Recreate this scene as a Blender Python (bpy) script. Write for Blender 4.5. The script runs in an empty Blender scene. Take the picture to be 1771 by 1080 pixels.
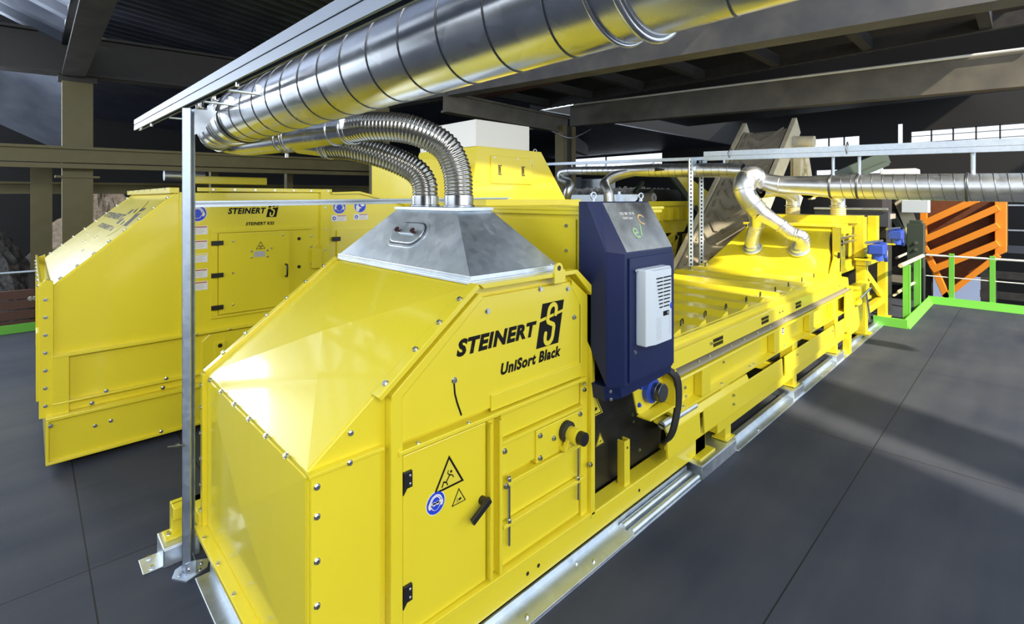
import bpy, math, random
from mathutils import Vector, Matrix
random.seed(7)
SC = bpy.context.scene
COL = SC.collection
PI = math.pi
# ------------------------------------------------------------------ camera, world, lights, exposure
H = 2.3                                   # eye height above the platform
FPX, CX, CY = 864.5, 885.5, 345.0
YAW = math.atan((1780 - CX) / FPX)
cam_d = bpy.data.cameras.new('camera')
cam = bpy.data.objects.new('camera', cam_d); COL.objects.link(cam)
cam_d.sensor_width = 36.0; cam_d.sensor_fit = 'HORIZONTAL'
cam_d.lens = 36.0 * FPX / 1771
cam_d.shift_y = -(540.0 - CY) / 1771
cam_d.clip_end = 300
cam.location = (0, 0, H)
cam.rotation_euler = (PI / 2, 0, YAW - PI / 2)
SC.camera = cam
SC.view_settings.view_transform = 'Standard'
SC.view_settings.look = 'None'
SC.view_settings.gamma = 1
SC.view_settings.use_curve_mapping = False
SC.view_settings.exposure = 0.0

wd = bpy.data.worlds.new('sky'); SC.world = wd; wd.use_nodes = True
bg = wd.node_tree.nodes['Background']
bg.inputs[0].default_value = (0.80, 0.90, 1.0, 1); bg.inputs[1].default_value = 1.7

def light(name, kind, loc, energy, color=(1, 1, 1), look=None, size=None, angle=None):
    l = bpy.data.lights.new(name, kind); o = bpy.data.objects.new(name, l); COL.objects.link(o)
    l.energy = energy; l.color = color; o.location = loc
    if size: l.shape = 'RECTANGLE'; l.size, l.size_y = size
    if angle is not None: l.angle = angle
    if look: o.rotation_euler = (Vector(look) - Vector(loc)).to_track_quat('-Z', 'Y').to_euler()
    return o
SUN_DIR = Vector((0.28, 0.75, -0.62))
sun = light('sun', 'SUN', (0, -20, 20), 8.0, (1.0, 0.87, 0.64), angle=math.radians(1.6))
sun.rotation_euler = SUN_DIR.to_track_quat('-Z', 'Y').to_euler()
light('daylight_back_opening', 'AREA', (-5.8, 4.5, 4.2), 330, (0.90, 0.95, 1.0), look=(3, 4.0, 1.5), size=(9, 3.2))
light('side_fill', 'AREA', (2.5, -5.5, 2.6), 150, (1.0, 0.98, 0.93), look=(3.2, 3.5, 1.6), size=(9, 2.4))  # added fill for the near side faces; the wall has no opening here
light('daylight_left_opening_high', 'AREA', (-3.0, 14.2, 5.1), 260, (0.90, 0.95, 1.0), look=(1, 3, 1.8), size=(3.6, 0.9))
light('daylight_left_opening_low', 'AREA', (-3.0, 14.2, 3.7), 200, (0.90, 0.95, 1.0), look=(1, 3, 1.5), size=(3.6, 0.7))
light('left_machine_fill', 'AREA', (-1.0, -5.5, 5.6), 720, (1.0, 0.98, 0.92), look=(1.8, 5.8, 1.2), size=(5, 2.2))  # added fill lamp aimed at the left machine's side, no opening behind it

# ------------------------------------------------------------------ materials
def mat(name, col, rough=0.5, metal=0.0, coat=0.0, noise=None, bump=None, spec=0.5, nscale=6, emit=None):
    m = bpy.data.materials.new(name); m.use_nodes = True
    nt = m.node_tree; b = nt.nodes['Principled BSDF']
    b.inputs['Base Color'].default_value = (*col, 1); b.inputs['Roughness'].default_value = rough
    b.inputs['Metallic'].default_value = metal; b.inputs['Coat Weight'].default_value = coat
    b.inputs['Coat Roughness'].default_value = 0.08
    b.inputs['Specular IOR Level'].default_value = spec
    if emit: b.inputs['Emission Color'].default_value = (*emit[0], 1); b.inputs['Emission Strength'].default_value = emit[1]
    if noise or bump:
        tc = nt.nodes.new('ShaderNodeTexCoord')
        n = nt.nodes.new('ShaderNodeTexNoise'); n.inputs['Scale'].default_value = nscale; n.inputs['Detail'].default_value = 6
        nt.links.new(tc.outputs['Object'], n.inputs['Vector'])
    if noise:      # noise = (other colour, rough2)
        r = nt.nodes.new('ShaderNodeValToRGB'); r.color_ramp.elements[0].position = 0.35; r.color_ramp.elements[1].position = 0.68
        r.color_ramp.elements[0].color = (*col, 1); r.color_ramp.elements[1].color = (*noise[0], 1)
        nt.links.new(n.outputs['Fac'], r.inputs[0]); nt.links.new(r.outputs[0], b.inputs['Base Color'])
        mr = nt.nodes.new('ShaderNodeMapRange'); mr.inputs[1].default_value = 0.3; mr.inputs[2].default_value = 0.7
        mr.inputs[3].default_value = rough; mr.inputs[4].default_value = noise[1]
        nt.links.new(n.outputs['Fac'], mr.inputs[0]); nt.links.new(mr.outputs[0], b.inputs['Roughness'])
    if bump:       # bump = (scale, strength, distance)
        n2 = nt.nodes.new('ShaderNodeTexNoise'); n2.inputs['Scale'].default_value = bump[0]; n2.inputs['Detail'].default_value = 3
        nt.links.new(tc.outputs['Object'], n2.inputs['Vector'])
        bp = nt.nodes.new('ShaderNodeBump'); bp.inputs['Strength'].default_value = bump[1]; bp.inputs['Distance'].default_value = bump[2]
        nt.links.new(n2.outputs['Fac'], bp.inputs['Height']); nt.links.new(bp.outputs[0], b.inputs['Normal'])
    return m

def galv_mat(name, a, b_, rough, rough2, scale):
    m = mat(name, a, rough, 1.0); nt = m.node_tree; b = nt.nodes['Principled BSDF']
    tc = nt.nodes.new('ShaderNodeTexCoord'); v = nt.nodes.new('ShaderNodeTexVoronoi'); v.inputs['Scale'].default_value = scale
    n = nt.nodes.new('ShaderNodeTexNoise'); n.inputs['Scale'].default_value = 3.5; n.inputs['Detail'].default_value = 5
    nt.links.new(tc.outputs['Object'], v.inputs['Vector']); nt.links.new(tc.outputs['Object'], n.inputs['Vector'])
    mx = nt.nodes.new('ShaderNodeMix'); mx.data_type = 'FLOAT'; mx.inputs[0].default_value = 0.75
    nt.links.new(v.outputs['Color'], mx.inputs[2]); nt.links.new(n.outputs['Fac'], mx.inputs[3])
    r = nt.nodes.new('ShaderNodeValToRGB'); r.color_ramp.elements[0].position = 0.35; r.color_ramp.elements[1].position = 0.65
    r.color_ramp.elements[0].color = (*a, 1); r.color_ramp.elements[1].color = (*b_, 1)
    nt.links.new(mx.outputs[0], r.inputs[0]); nt.links.new(r.outputs[0], b.inputs['Base Color'])
    mr = nt.nodes.new('ShaderNodeMapRange'); mr.inputs[1].default_value = 0.3; mr.inputs[2].default_value = 0.7
    mr.inputs[3].default_value = rough; mr.inputs[4].default_value = rough2
    nt.links.new(mx.outputs[0], mr.inputs[0]); nt.links.new(mr.outputs[0], b.inputs['Roughness'])
    return m

M = {}
M['yellow'] = mat('yellow_paint', (0.80, 0.68, 0.032), 0.28, coat=0.5, noise=((0.78, 0.66, 0.028), 0.34), bump=(60, 0.06, 0.002), nscale=2)
M['yellow_pale'] = mat('pale_cream_paint', (0.72, 0.66, 0.42), 0.5)
M['galv'] = galv_mat('galvanised_sheet', (0.68, 0.75, 0.83), (0.82, 0.88, 0.94), 0.38, 0.50, 22)
M['duct'] = galv_mat('spiral_duct_steel', (0.54, 0.56, 0.60), (0.70, 0.72, 0.76), 0.20, 0.30, 9)
M['duct_pale'] = galv_mat('bright_duct_steel', (0.72, 0.75, 0.80), (0.80, 0.83, 0.88), 0.33, 0.45, 12)
M['strut'] = galv_mat('galvanised_strut', (0.52, 0.60, 0.72), (0.64, 0.72, 0.83), 0.45, 0.55, 30)
M['seam'] = mat('duct_seam', (0.16, 0.17, 0.19), 0.35, 0.9)
M['hose'] = mat('flexible_hose_steel', (0.44, 0.43, 0.40), 0.22, 0.95)
M['hose_pale'] = mat('translucent_hose', (0.66, 0.58, 0.32), 0.35, 0.2)
M['strut_dark'] = mat('darkened_strut', (0.24, 0.28, 0.35), 0.55, 0.5)  # darker copy of the strut, offsets the strong light on the overhead rail
M['chrome'] = mat('zinc_bolt', (0.62, 0.65, 0.70), 0.25, 1.0)
M['black'] = mat('black_plastic', (0.012, 0.012, 0.014), 0.4)
M['blackp'] = mat('black_painted_steel', (0.010, 0.010, 0.011), 0.32, noise=((0.016, 0.015, 0.014), 0.42), nscale=8)
M['rubber'] = mat('black_rubber', (0.02, 0.02, 0.02), 0.6)
M['maroon'] = mat('maroon_knob', (0.05, 0.012, 0.012), 0.35)
M['navy'] = mat('navy_textured_paint', (0.010, 0.018, 0.080), 0.38, bump=(420, 0.25, 0.0015), coat=0.05, spec=0.3)
M['acgrey'] = mat('light_grey_plastic', (0.62, 0.70, 0.80), 0.45)
M['blue'] = mat('blue_motor_paint', (0.03, 0.08, 0.50), 0.35)
M['white'] = mat('white_paint', (0.80, 0.80, 0.80), 0.45)
M['signblue'] = mat('sign_blue', (0.02, 0.06, 0.60), 0.4)
M['signyel'] = mat('sign_yellow', (0.72, 0.62, 0.05), 0.4)
M['signred'] = mat('sign_red', (0.45, 0.10, 0.03), 0.4)
M['print'] = mat('printed_black', (0.008, 0.008, 0.008), 0.6, spec=0.15)
M['printgrey'] = mat('printed_grey', (0.45, 0.45, 0.48), 0.5)
M['green'] = mat('green_rail_paint', (0.16, 0.55, 0.07), 0.4)
M['dgreen'] = mat('dark_green_steel', (0.045, 0.065, 0.050), 0.45)
M['orange'] = mat('orange_container_paint', (0.80, 0.27, 0.02), 0.45)
M['dark'] = mat('dark_steel', (0.022, 0.022, 0.026), 0.5, noise=((0.035, 0.034, 0.036), 0.6))
M['beam'] = mat('weathered_beam_steel', (0.10, 0.095, 0.085), 0.5, noise=((0.15, 0.14, 0.12), 0.65), nscale=2.5)
M['beamgrey'] = mat('grey_concrete_beam', (0.085, 0.085, 0.095), 0.6, noise=((0.13, 0.125, 0.13), 0.7), nscale=3)
M['olive'] = mat('olive_column_paint', (0.12, 0.105, 0.045), 0.5, noise=((0.15, 0.13, 0.06), 0.6), nscale=3)
M['brown'] = mat('brown_planks', (0.10, 0.045, 0.035), 0.6)
M['belt'] = mat('dusty_belt_rubber', (0.30, 0.28, 0.23), 0.75, noise=((0.38, 0.35, 0.28), 0.85), nscale=3)
M['cleat'] = mat('belt_cleat_rubber', (0.24, 0.22, 0.19), 0.75, noise=((0.34, 0.31, 0.25), 0.85), nscale=5)
M['scrap'] = mat('mixed_metal_scrap', (0.50, 0.50, 0.52), 0.55, 0.1, noise=((0.78, 0.78, 0.80), 0.4), nscale=40)
M['heap'] = mat('scrap_heap', (0.05, 0.05, 0.055), 0.8, noise=((0.16, 0.15, 0.14), 0.9), bump=(14, 1.0, 0.06), nscale=9)
M['heap2'] = mat('sandy_heap', (0.06, 0.058, 0.06), 0.85, noise=((0.11, 0.10, 0.095), 0.9), bump=(14, 1.0, 0.05), nscale=9)
M['ground'] = mat('lower_ground', (0.03, 0.03, 0.035), 0.8, noise=((0.06, 0.06, 0.06), 0.9), nscale=1.5)
M['wall'] = mat('dark_wall', (0.016, 0.016, 0.018), 0.6)
M['wallblue'] = mat('bluish_wall_panel', (0.05, 0.06, 0.09), 0.5)
M['ledge'] = mat('worn_grey_rubber_strip', (0.30, 0.28, 0.25), 0.55)

def floor_material(xs, ys):
    m = bpy.data.materials.new('platform_floor_coating'); m.use_nodes = True; nt = m.node_tree; b = nt.nodes['Principled BSDF']
    tc = nt.nodes.new('ShaderNodeTexCoord')
    def noise(scale, stretch, detail=6):
        mp = nt.nodes.new('ShaderNodeMapping'); mp.inputs['Scale'].default_value = stretch
        n = nt.nodes.new('ShaderNodeTexNoise'); n.inputs['Scale'].default_value = scale; n.inputs['Detail'].default_value = detail
        nt.links.new(tc.outputs['Object'], mp.inputs[0]); nt.links.new(mp.outputs[0], n.inputs['Vector']); return n
    n1 = noise(0.9, (1, 1, 1)); n2 = noise(2.2, (0.25, 1.6, 1)); n3 = noise(160, (1, 1, 1), 2)
    r = nt.nodes.new('ShaderNodeValToRGB'); r.color_ramp.elements[0].position = 0.3; r.color_ramp.elements[1].position = 0.75
    r.color_ramp.elements[0].color = (0.023, 0.031, 0.055, 1); r.color_ramp.elements[1].color = (0.070, 0.076, 0.094, 1)
    mx = nt.nodes.new('ShaderNodeMix'); mx.data_type = 'FLOAT'; mx.inputs[0].default_value = 0.45
    nt.links.new(n1.outputs['Fac'], mx.inputs[2]); nt.links.new(n2.outputs['Fac'], mx.inputs[3]); nt.links.new(mx.outputs[0], r.inputs[0])
    # joints between the floor plates
    sep = nt.nodes.new('ShaderNodeSeparateXYZ'); nt.links.new(tc.outputs['Object'], sep.inputs[0])
    last = None
    for out, vals in ((0, xs), (1, ys)):
        for v in vals:
            s = nt.nodes.new('ShaderNodeMath'); s.operation = 'SUBTRACT'; s.inputs[1].default_value = v; nt.links.new(sep.outputs[out], s.inputs[0])
            a = nt.nodes.new('ShaderNodeMath'); a.operation = 'ABSOLUTE'; nt.links.new(s.outputs[0], a.inputs[0])
            c = nt.nodes.new('ShaderNodeMath'); c.operation = 'LESS_THAN'; c.inputs[1].default_value = 0.004; nt.links.new(a.outputs[0], c.inputs[0])
            if last is None: last = c
            else:
                mm = nt.nodes.new('ShaderNodeMath'); mm.operation = 'MAXIMUM'; nt.links.new(last.outputs[0], mm.inputs[0]); nt.links.new(c.outputs[0], mm.inputs[1]); last = mm
    mc = nt.nodes.new('ShaderNodeMix'); mc.data_type = 'RGBA'; mc.inputs[7].default_value = (0.012, 0.012, 0.015, 1)
    nt.links.new(last.outputs[0], mc.inputs[0]); nt.links.new(r.outputs[0], mc.inputs[6]); nt.links.new(mc.outputs[2], b.inputs['Base Color'])
    b.inputs['Roughness'].default_value = 0.72; b.inputs['Specular IOR Level'].default_value = 0.25
    bp = nt.nodes.new('ShaderNodeBump'); bp.inputs['Strength'].default_value = 0.35; bp.inputs['Distance'].default_value = 0.003
    nt.links.new(n3.outputs['Fac'], bp.inputs['Height']); nt.links.new(bp.outputs[0], b.inputs['Normal'])
    return m

def glass_material():
    m = bpy.data.materials.new('window_glass'); m.use_nodes = True; nt = m.node_tree; nt.nodes.clear()
    o = nt.nodes.new('ShaderNodeOutputMaterial'); mx = nt.nodes.new('ShaderNodeMixShader'); t = nt.nodes.new('ShaderNodeBsdfTransparent')
    g = nt.nodes.new('ShaderNodeBsdfGlossy'); g.inputs['Roughness'].default_value = 0.02
    f = nt.nodes.new('ShaderNodeFresnel'); nt.links.new(f.outputs[0], mx.inputs[0])
    nt.links.new(t.outputs[0], mx.inputs[1]); nt.links.new(g.outputs[0], mx.inputs[2]); nt.links.new(mx.outputs[0], o.inputs[0]); return m
M['glass'] = glass_material()

# ------------------------------------------------------------------ mesh helpers
ORG = {}
def V(*a): return Vector(a if len(a) > 1 else a[0])
class MB:
    def __init__(s): s.v = []; s.f = []; s.mi = []; s.sm = []; s.m = 0
    def add(s, vs, fs, smooth=False):
        k = len(s.v); s.v += [tuple(p) for p in vs]
        for f in fs: s.f.append([i + k for i in f]); s.mi.append(s.m); s.sm.append(smooth)
        return s
    def box(s, x0, x1, y0, y1, z0, z1):
        return s.add([(x0,y0,z0),(x1,y0,z0),(x1,y1,z0),(x0,y1,z0),(x0,y0,z1),(x1,y0,z1),(x1,y1,z1),(x0,y1,z1)],
                     [(3,2,1,0),(4,5,6,7),(0,1,5,4),(1,2,6,5),(2,3,7,6),(3,0,4,7)])
    def loft(s, A, B):                       # two matching loops closed with caps
        n = len(A)
        return s.add(list(A) + list(B), [list(range(n))[::-1], list(range(n, 2*n))] + [(i, (i+1) % n, n+(i+1) % n, n+i) for i in range(n)])
    def prism_xz(s, pts, y0, y1):
        a = sum(pts[i][0]*pts[(i+1) % len(pts)][1]-pts[(i+1) % len(pts)][0]*pts[i][1] for i in range(len(pts)))
        if a > 0: pts = pts[::-1]
        return s.loft([(x, y0, z) for x, z in pts], [(x, y1, z) for x, z in pts])
    def prism_yz(s, pts, x0, x1):
        a = sum(pts[i][0]*pts[(i+1) % len(pts)][1]-pts[(i+1) % len(pts)][0]*pts[i][1] for i in range(len(pts)))
        if a < 0: pts = pts[::-1]
        return s.loft([(x0, y, z) for y, z in pts], [(x1, y, z) for y, z in pts])
    def prism_xy(s, pts, z0, z1):
        a = sum(pts[i][0]*pts[(i+1) % len(pts)][1]-pts[(i+1) % len(pts)][0]*pts[i][1] for i in range(len(pts)))
        if a < 0: pts = pts[::-1]
        return s.loft([(x, y, z0) for x, y in pts], [(x, y, z1) for x, y in pts])
    def bar(s, p0, p1, w, h, up=(0, 0, 1)):  # rectangular bar between two points
        p0 = V(p0); p1 = V(p1); d = (p1-p0).normalized(); u = V(up)
        sd = d.cross(u)
        if sd.length < 1e-4: sd = d.cross(V(1, 0, 0))
        sd.normalize(); u = sd.cross(d).normalized()
        L = lambda p: [p-sd*w/2-u*h/2, p+sd*w/2-u*h/2, p+sd*w/2+u*h/2, p-sd*w/2+u*h/2]
        return s.loft(L(p0), L(p1))
    def tube(s, path, r, n=16, cap=True, smooth=True):
        path = [V(p) for p in path]; N = len(path)
        rs = r if isinstance(r, (list, tuple)) else [r]*N
        t = [(path[min(i+1, N-1)]-path[max(i-1, 0)]).normalized() for i in range(N)]
        u = t[0].cross(V(0, 0, 1))
        if u.length < 1e-3: u = t[0].cross(V(1, 0, 0))
        u.normalize(); vs = []
        for i in range(N):
            u = (u - t[i]*u.dot(t[i])).normalized(); w = t[i].cross(u)
            for k in range(n):
                a = 2*PI*k/n; vs.append(path[i] + (u*math.cos(a)+w*math.sin(a))*rs[i])
        fs = [(i*n+k, i*n+(k+1) % n, (i+1)*n+(k+1) % n, (i+1)*n+k) for i in range(N-1) for k in range(n)]
        s.add(vs, fs, smooth)
        if cap: s.add(vs[:n], [list(range(n))[::-1]]); s.add(vs[-n:], [list(range(n))])
        return s
    def ring(s, c, axis, R, r, n=28, m=6):
        c = V(c); axis = V(axis).normalized(); u = axis.cross(V(0, 0, 1))
        if u.length < 1e-3: u = V(1, 0, 0)
        u.normalize(); w = axis.cross(u); vs = []
        for i in range(n):
            a = 2*PI*i/n; d = u*math.cos(a)+w*math.sin(a)
            for k in range(m):
                b = 2*PI*k/m; vs.append(c + d*(R+r*math.cos(b)) + axis*r*math.sin(b))
        return s.add(vs, [(i*m+k, ((i+1) % n)*m+k, ((i+1) % n)*m+(k+1) % m, i*m+(k+1) % m) for i in range(n) for k in range(m)], True)
    def poly(s, pts): return s.add(pts, [list(range(len(pts)))])
    def build(s, name, m, parent=None, bevel=0.0, seg=2, org=None):
        me = bpy.data.meshes.new(name)
        o = V(ORG[parent.name]) if parent is not None else V(org if org is not None else (0, 0, 0))
        me.from_pydata([tuple(V(p)-o) for p in s.v], [], s.f)
        for mm in (m if isinstance(m, (list, tuple)) else [m]): me.materials.append(M[mm])
        for p, mi, sm in zip(me.polygons, s.mi, s.sm): p.material_index = mi; p.use_smooth = sm
        me.update()
        ob = bpy.data.objects.new(name, me); COL.objects.link(ob)
        if parent is not None: ob.parent = parent
        else: ob.location = o
        ORG[ob.name] = tuple(o)
        if bevel:
            b = ob.modifiers.new('edge', 'BEVEL'); b.width = bevel; b.segments = seg; b.limit_method = 'ANGLE'; b.angle_limit = math.radians(35)
        return ob
def B(*a): return MB().box(*a)

def tag(o, label, cat, group=None, kind=None):
    o['label'] = label; o['category'] = cat
    if group: o['group'] = group
    if kind: o['kind'] = kind
    return o
def thing(name, label, cat, loc, group=None):
    o = bpy.data.objects.new(name, None); COL.objects.link(o); o.empty_display_size = 0.1
    o.location = loc; ORG[o.name] = tuple(loc); return tag(o, label, cat, group)
def struct(name, mb, m, **k):
    o = mb.build(name, m, **k); o['kind'] = 'structure'; return o
_shared = {}
def inst(name, key, maker, m, parent, pos, rot=None, scale=None):
    """a part that shares its mesh with its likes"""
    if key not in _shared:
        mb = maker(); me = bpy.data.meshes.new(name); me.from_pydata([tuple(p) for p in mb.v], [], mb.f)
        for mm in (m if isinstance(m, (list, tuple)) else [m]): me.materials.append(M[mm])
        for p, mi, sm in zip(me.polygons, mb.mi, mb.sm): p.material_index = mi; p.use_smooth = sm
        _shared[key] = me
    ob = bpy.data.objects.new(name, _shared[key]); COL.objects.link(ob)
    o = V(ORG[parent.name]) if parent is not None else V(0, 0, 0)
    ob.parent = parent; ob.location = V(pos) - o
    if rot is not None: ob.rotation_euler = rot
    ORG[ob.name] = tuple(pos)
    return ob
def bolt_mesh(r):
    def f():
        b = MB(); b.tube([(0, 0, -0.002), (0, 0, r*0.3)], r*1.35, 12, smooth=False); b.tube([(0, 0, r*0.3), (0, 0, r*1.1)], r, 6, smooth=False); return b
    return f
def bolts(parent, pts, normal, r=0.010, m='chrome'):
    q = V(normal).to_track_quat('Z', 'Y').to_euler()
    for p in pts: inst('bolt', ('bolt', r, m), bolt_mesh(r), m, parent, p, q)
def lerp(a, b, t): return tuple(a[i]+(b[i]-a[i])*t for i in range(len(a)))
def along(a, b, n): return [lerp(a, b, (i+0.5)/n) for i in range(n)]
def spline(pts, n=10):
    pts = [V(p) for p in pts]; out = []
    for i in range(len(pts)-1):
        p0 = pts[max(i-1, 0)]; p1 = pts[i]; p2 = pts[i+1]; p3 = pts[min(i+2, len(pts)-1)]
        for k in range(n):
            t = k/n
            out.append(0.5*((2*p1)+(p2-p0)*t+(2*p0-5*p1+4*p2-p3)*t*t+(3*p1-p0-3*p2+p3)*t**3))
    out.append(pts[-1]); return out

class Frame:          # a flat frame on a surface for signs and lettering
    def __init__(s, o, x, y): s.o = V(o); s.x = V(x).normalized(); s.y = V(y).normalized(); s.n = s.x.cross(s.y).normalized(); s.y = s.n.cross(s.x)
    def p(s, a, b, h=0.0): return s.o + s.x*a + s.y*b + s.n*h
def flat(mb, F, pts, h, t=0.0008):
    a = sum(pts[i][0]*pts[(i+1) % len(pts)][1]-pts[(i+1) % len(pts)][0]*pts[i][1] for i in range(len(pts)))
    if a < 0: pts = pts[::-1]
    mb.loft([F.p(x, y, h-t) for x, y in pts], [F.p(x, y, h) for x, y in pts])
def stroke(mb, F, pts, w, h, round_=True):
    for i in range(len(pts)-1):
        (x0, y0), (x1, y1) = pts[i], pts[i+1]; L = math.hypot(x1-x0, y1-y0) or 1e-6
        nx, ny = -(y1-y0)/L*w/2, (x1-x0)/L*w/2
        flat(mb, F, [(x0-nx, y0-ny), (x1-nx, y1-ny), (x1+nx, y1+ny), (x0+nx, y0+ny)], h+0.00012*i)
    if round_:
        for i, (x, y) in enumerate(pts): flat(mb, F, disc(x, y, w/2, 12), h+0.00012*i+0.00006)
def disc(x, y, r, n=28, ry=None): return [(x+r*math.cos(2*PI*i/n), y+(ry or r)*math.sin(2*PI*i/n)) for i in range(n)]
def text(parent, name, s, F, x, y, width, height, m='print', bold=0.02, shear=0.22, h=0.0012):
    c = bpy.data.curves.new(name, 'FONT'); c.body = s; c.size = 1; c.offset = bold; c.space_character = 1.10; c.shear = shear; c.extrude = 0.0; c.resolution_u = 3
    t = bpy.data.objects.new(name, c); COL.objects.link(t)
    dg = bpy.context.evaluated_depsgraph_get(); me = bpy.data.meshes.new_from_object(t.evaluated_get(dg))
    bpy.data.objects.remove(t)
    xs = [v.co.x for v in me.vertices]; ys = [v.co.y for v in me.vertices]
    x0, x1, y0, y1 = min(xs), max(xs), min(ys), max(ys); o = V(ORG[parent.name])
    for v in me.vertices:
        v.co = F.p(x+(v.co.x-x0)/(x1-x0)*width, y+(v.co.y-y0)/(y1-y0)*height, h) - o
    me.materials.clear(); me.materials.append(M[m])
    ob = bpy.data.objects.new(name, me); COL.objects.link(ob); ob.parent = parent; ORG[ob.name] = tuple(o)
    return ob
def logo_block(parent, F, x, y, w, hgt, sh):
    """slanted black block with the tall S and its slit"""
    mb = MB(); mb.m = 0
    sl = hgt*0.66
    P_ = lambda a, b: (x+a+sh*b/hgt, y+b)
    flat(mb, F, [P_(0, 0), P_(w, 0), P_(w, sl+0.012*w/0.2), P_(0, sl-0.02*w/0.2)], 0.0012)
    flat(mb, F, [P_(0, sl+0.0*w), P_(w, sl+0.03*w/0.2), P_(w, hgt), P_(0, hgt)], 0.0012)
    mb.m = 1
    cx = w*0.5; a = w*0.17
    pts = []
    lo = hgt*0.20; hi = hgt*0.80; q = a*1.0
    pts += [(cx-a, lo+hgt*0.10)]
    pts += [(cx-a+a*(1-math.cos(t)), lo-a*math.sin(t)*1.1) for t in [i*PI/6 for i in range(0, 7)]]
    pts += [(cx+a, hgt*0.42), (cx+a*0.75, hgt*0.47), (cx-a*0.75, hgt*0.55), (cx-a, hgt*0.60)]
    pts += [(cx-a+a*(1-math.cos(t)), hi+a*math.sin(t)*1.1) for t in [i*PI/6 for i in range(0, 7)]]
    pts += [(cx+a, hi-hgt*0.10)]
    stroke(mb, F, [P_(*p) for p in pts], w*0.135, 0.0026)
    return mb.build('logo_block', ['print', 'signyel_m'], parent)
M['signyel_m'] = M['yellow']

def tri_sign(parent, F, s, figure='hand', name='warning_sign', border=True):
    """triangular hazard sign, side s, frame origin at its centre"""
    R = s*0.577; mb = MB()
    def tri(k, dy=0): return [(R*k*math.cos(a), R*k*math.sin(a)+dy) for a in (PI/2, PI/2+2*PI/3, PI/2+4*PI/3)]
    if figure == 'onblack':
        mb.m = 1; flat(mb, F, tri(1.12), 0.0012); mb.m = 0; flat(mb, F, tri(1.0), 0.0018); mb.m = 1; flat(mb, F, tri(0.84), 0.0024)
    else:
        mb.m = 0; flat(mb, F, tri(1.0), 0.0012); mb.m = 1; flat(mb, F, tri(0.80), 0.0018)
    mb.m = 0; q = s/0.19
    if figure == 'slip':
        stroke(mb, F, [(p[0]*q, p[1]*q) for p in [(0.004, 0.012), (-0.020, -0.020), (-0.034, -0.012), (-0.044, -0.034)]], 0.007*q, 0.0024)
        stroke(mb, F, [(p[0]*q, p[1]*q) for p in [(-0.018, -0.020), (-0.010, -0.036)]], 0.006*q, 0.0024)
        stroke(mb, F, [(p[0]*q, p[1]*q) for p in [(0.002, 0.010), (-0.010, 0.022), (-0.006, 0.034)]], 0.005*q, 0.0024)
        stroke(mb, F, [(p[0]*q, p[1]*q) for p in [(0.004, 0.008), (0.020, 0.004), (0.026, -0.010)]], 0.005*q, 0.0024)
        flat(mb, F, disc(0.012*q, 0.024*q, 0.007*q, 12), 0.0024)
    elif figure == 'rad':
        for k in range(3):
            a0 = PI/2+k*2*PI/3+PI; pts = [(0.008*q*math.cos(a0+t), 0.008*q*math.sin(a0+t)-0.004*q) for t in (-0.5, 0, 0.5)] + [(0.036*q*math.cos(a0+t), 0.036*q*math.sin(a0+t)-0.004*q) for t in (0.5, 0.25, 0, -0.25, -0.5)]
            flat(mb, F, pts, 0.0024)
        flat(mb, F, disc(0, -0.004*q, 0.006*q, 12), 0.0024)
    else:
        stroke(mb, F, [(-0.022*q, 0.012*q), (-0.022*q, -0.020*q)], 0.004*q, 0.0026)
        flat(mb, F, [(-0.030*q, -0.012*q), (-0.014*q, -0.012*q), (-0.022*q, -0.024*q)], 0.0026)
        flat(mb, F, [(x*q, y*q) for x, y in [(-0.006, -0.004), (0.012, 0.006), (0.032, 0.000), (0.030, -0.018), (0.006, -0.022), (-0.010, -0.014)]], 0.0026)
        stroke(mb, F, [(-0.034*q, -0.030*q), (-0.004*q, -0.030*q)], 0.003*q, 0.0026)
    return mb.build(name, ['print', 'signyel'], parent)
def disc_sign(parent, F, r, figure='ears'):
    """round blue mandatory sign"""
    mb = MB(); mb.m = 0; flat(mb, F, disc(0, 0, r), 0.0010); mb.m = 1; flat(mb, F, disc(0, 0, r*0.93), 0.0016)
    if figure in ('ears', 'goggles'):
        mb.m = 0; flat(mb, F, disc(0, -0.02*r, 0.52*r, 24, 0.60*r), 0.0022)
        flat(mb, F, disc(-0.60*r, -0.08*r, 0.17*r, 16, 0.30*r), 0.0022); flat(mb, F, disc(0.60*r, -0.08*r, 0.17*r, 16, 0.30*r), 0.0022)
        stroke(mb, F, [(0.62*r*math.cos(a), 0.62*r*math.sin(a)+0.05*r) for a in [PI*i/10 for i in range(11)]], 0.12*r, 0.0022)
        mb.m = 1; flat(mb, F, disc(0, -0.04*r, 0.43*r, 24, 0.54*r), 0.0028)
        if figure == 'goggles':
            mb.m = 0; stroke(mb, F, [(-0.42*r, 0.02*r), (0.42*r, 0.02*r)], 0.16*r, 0.0034); flat(mb, F, disc(-0.18*r, -0.02*r, 0.17*r, 14), 0.0034); flat(mb, F, disc(0.18*r, -0.02*r, 0.17*r, 14), 0.0034)
    else:
        mb.m = 0; flat(mb, F, disc(-0.38*r, 0.40*r, 0.22*r, 18), 0.0022)
        flat(mb, F, [(x*r, y*r) for x, y in [(-0.70, 0.10), (-0.30, 0.14), (-0.02, -0.18), (0.20, -0.10), (0.16, -0.30), (-0.14, -0.42), (-0.20, -0.80), (-0.60, -0.70)]], 0.0022)
        flat(mb, F, [(x*r, y*r) for x, y in [(0.02, 0.30), (0.45, 0.48), (0.78, 0.12), (0.40, -0.08), (0.14, 0.02)]], 0.0022)
    return mb.build('safety_sign', ['white', 'signblue'], parent)
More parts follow.
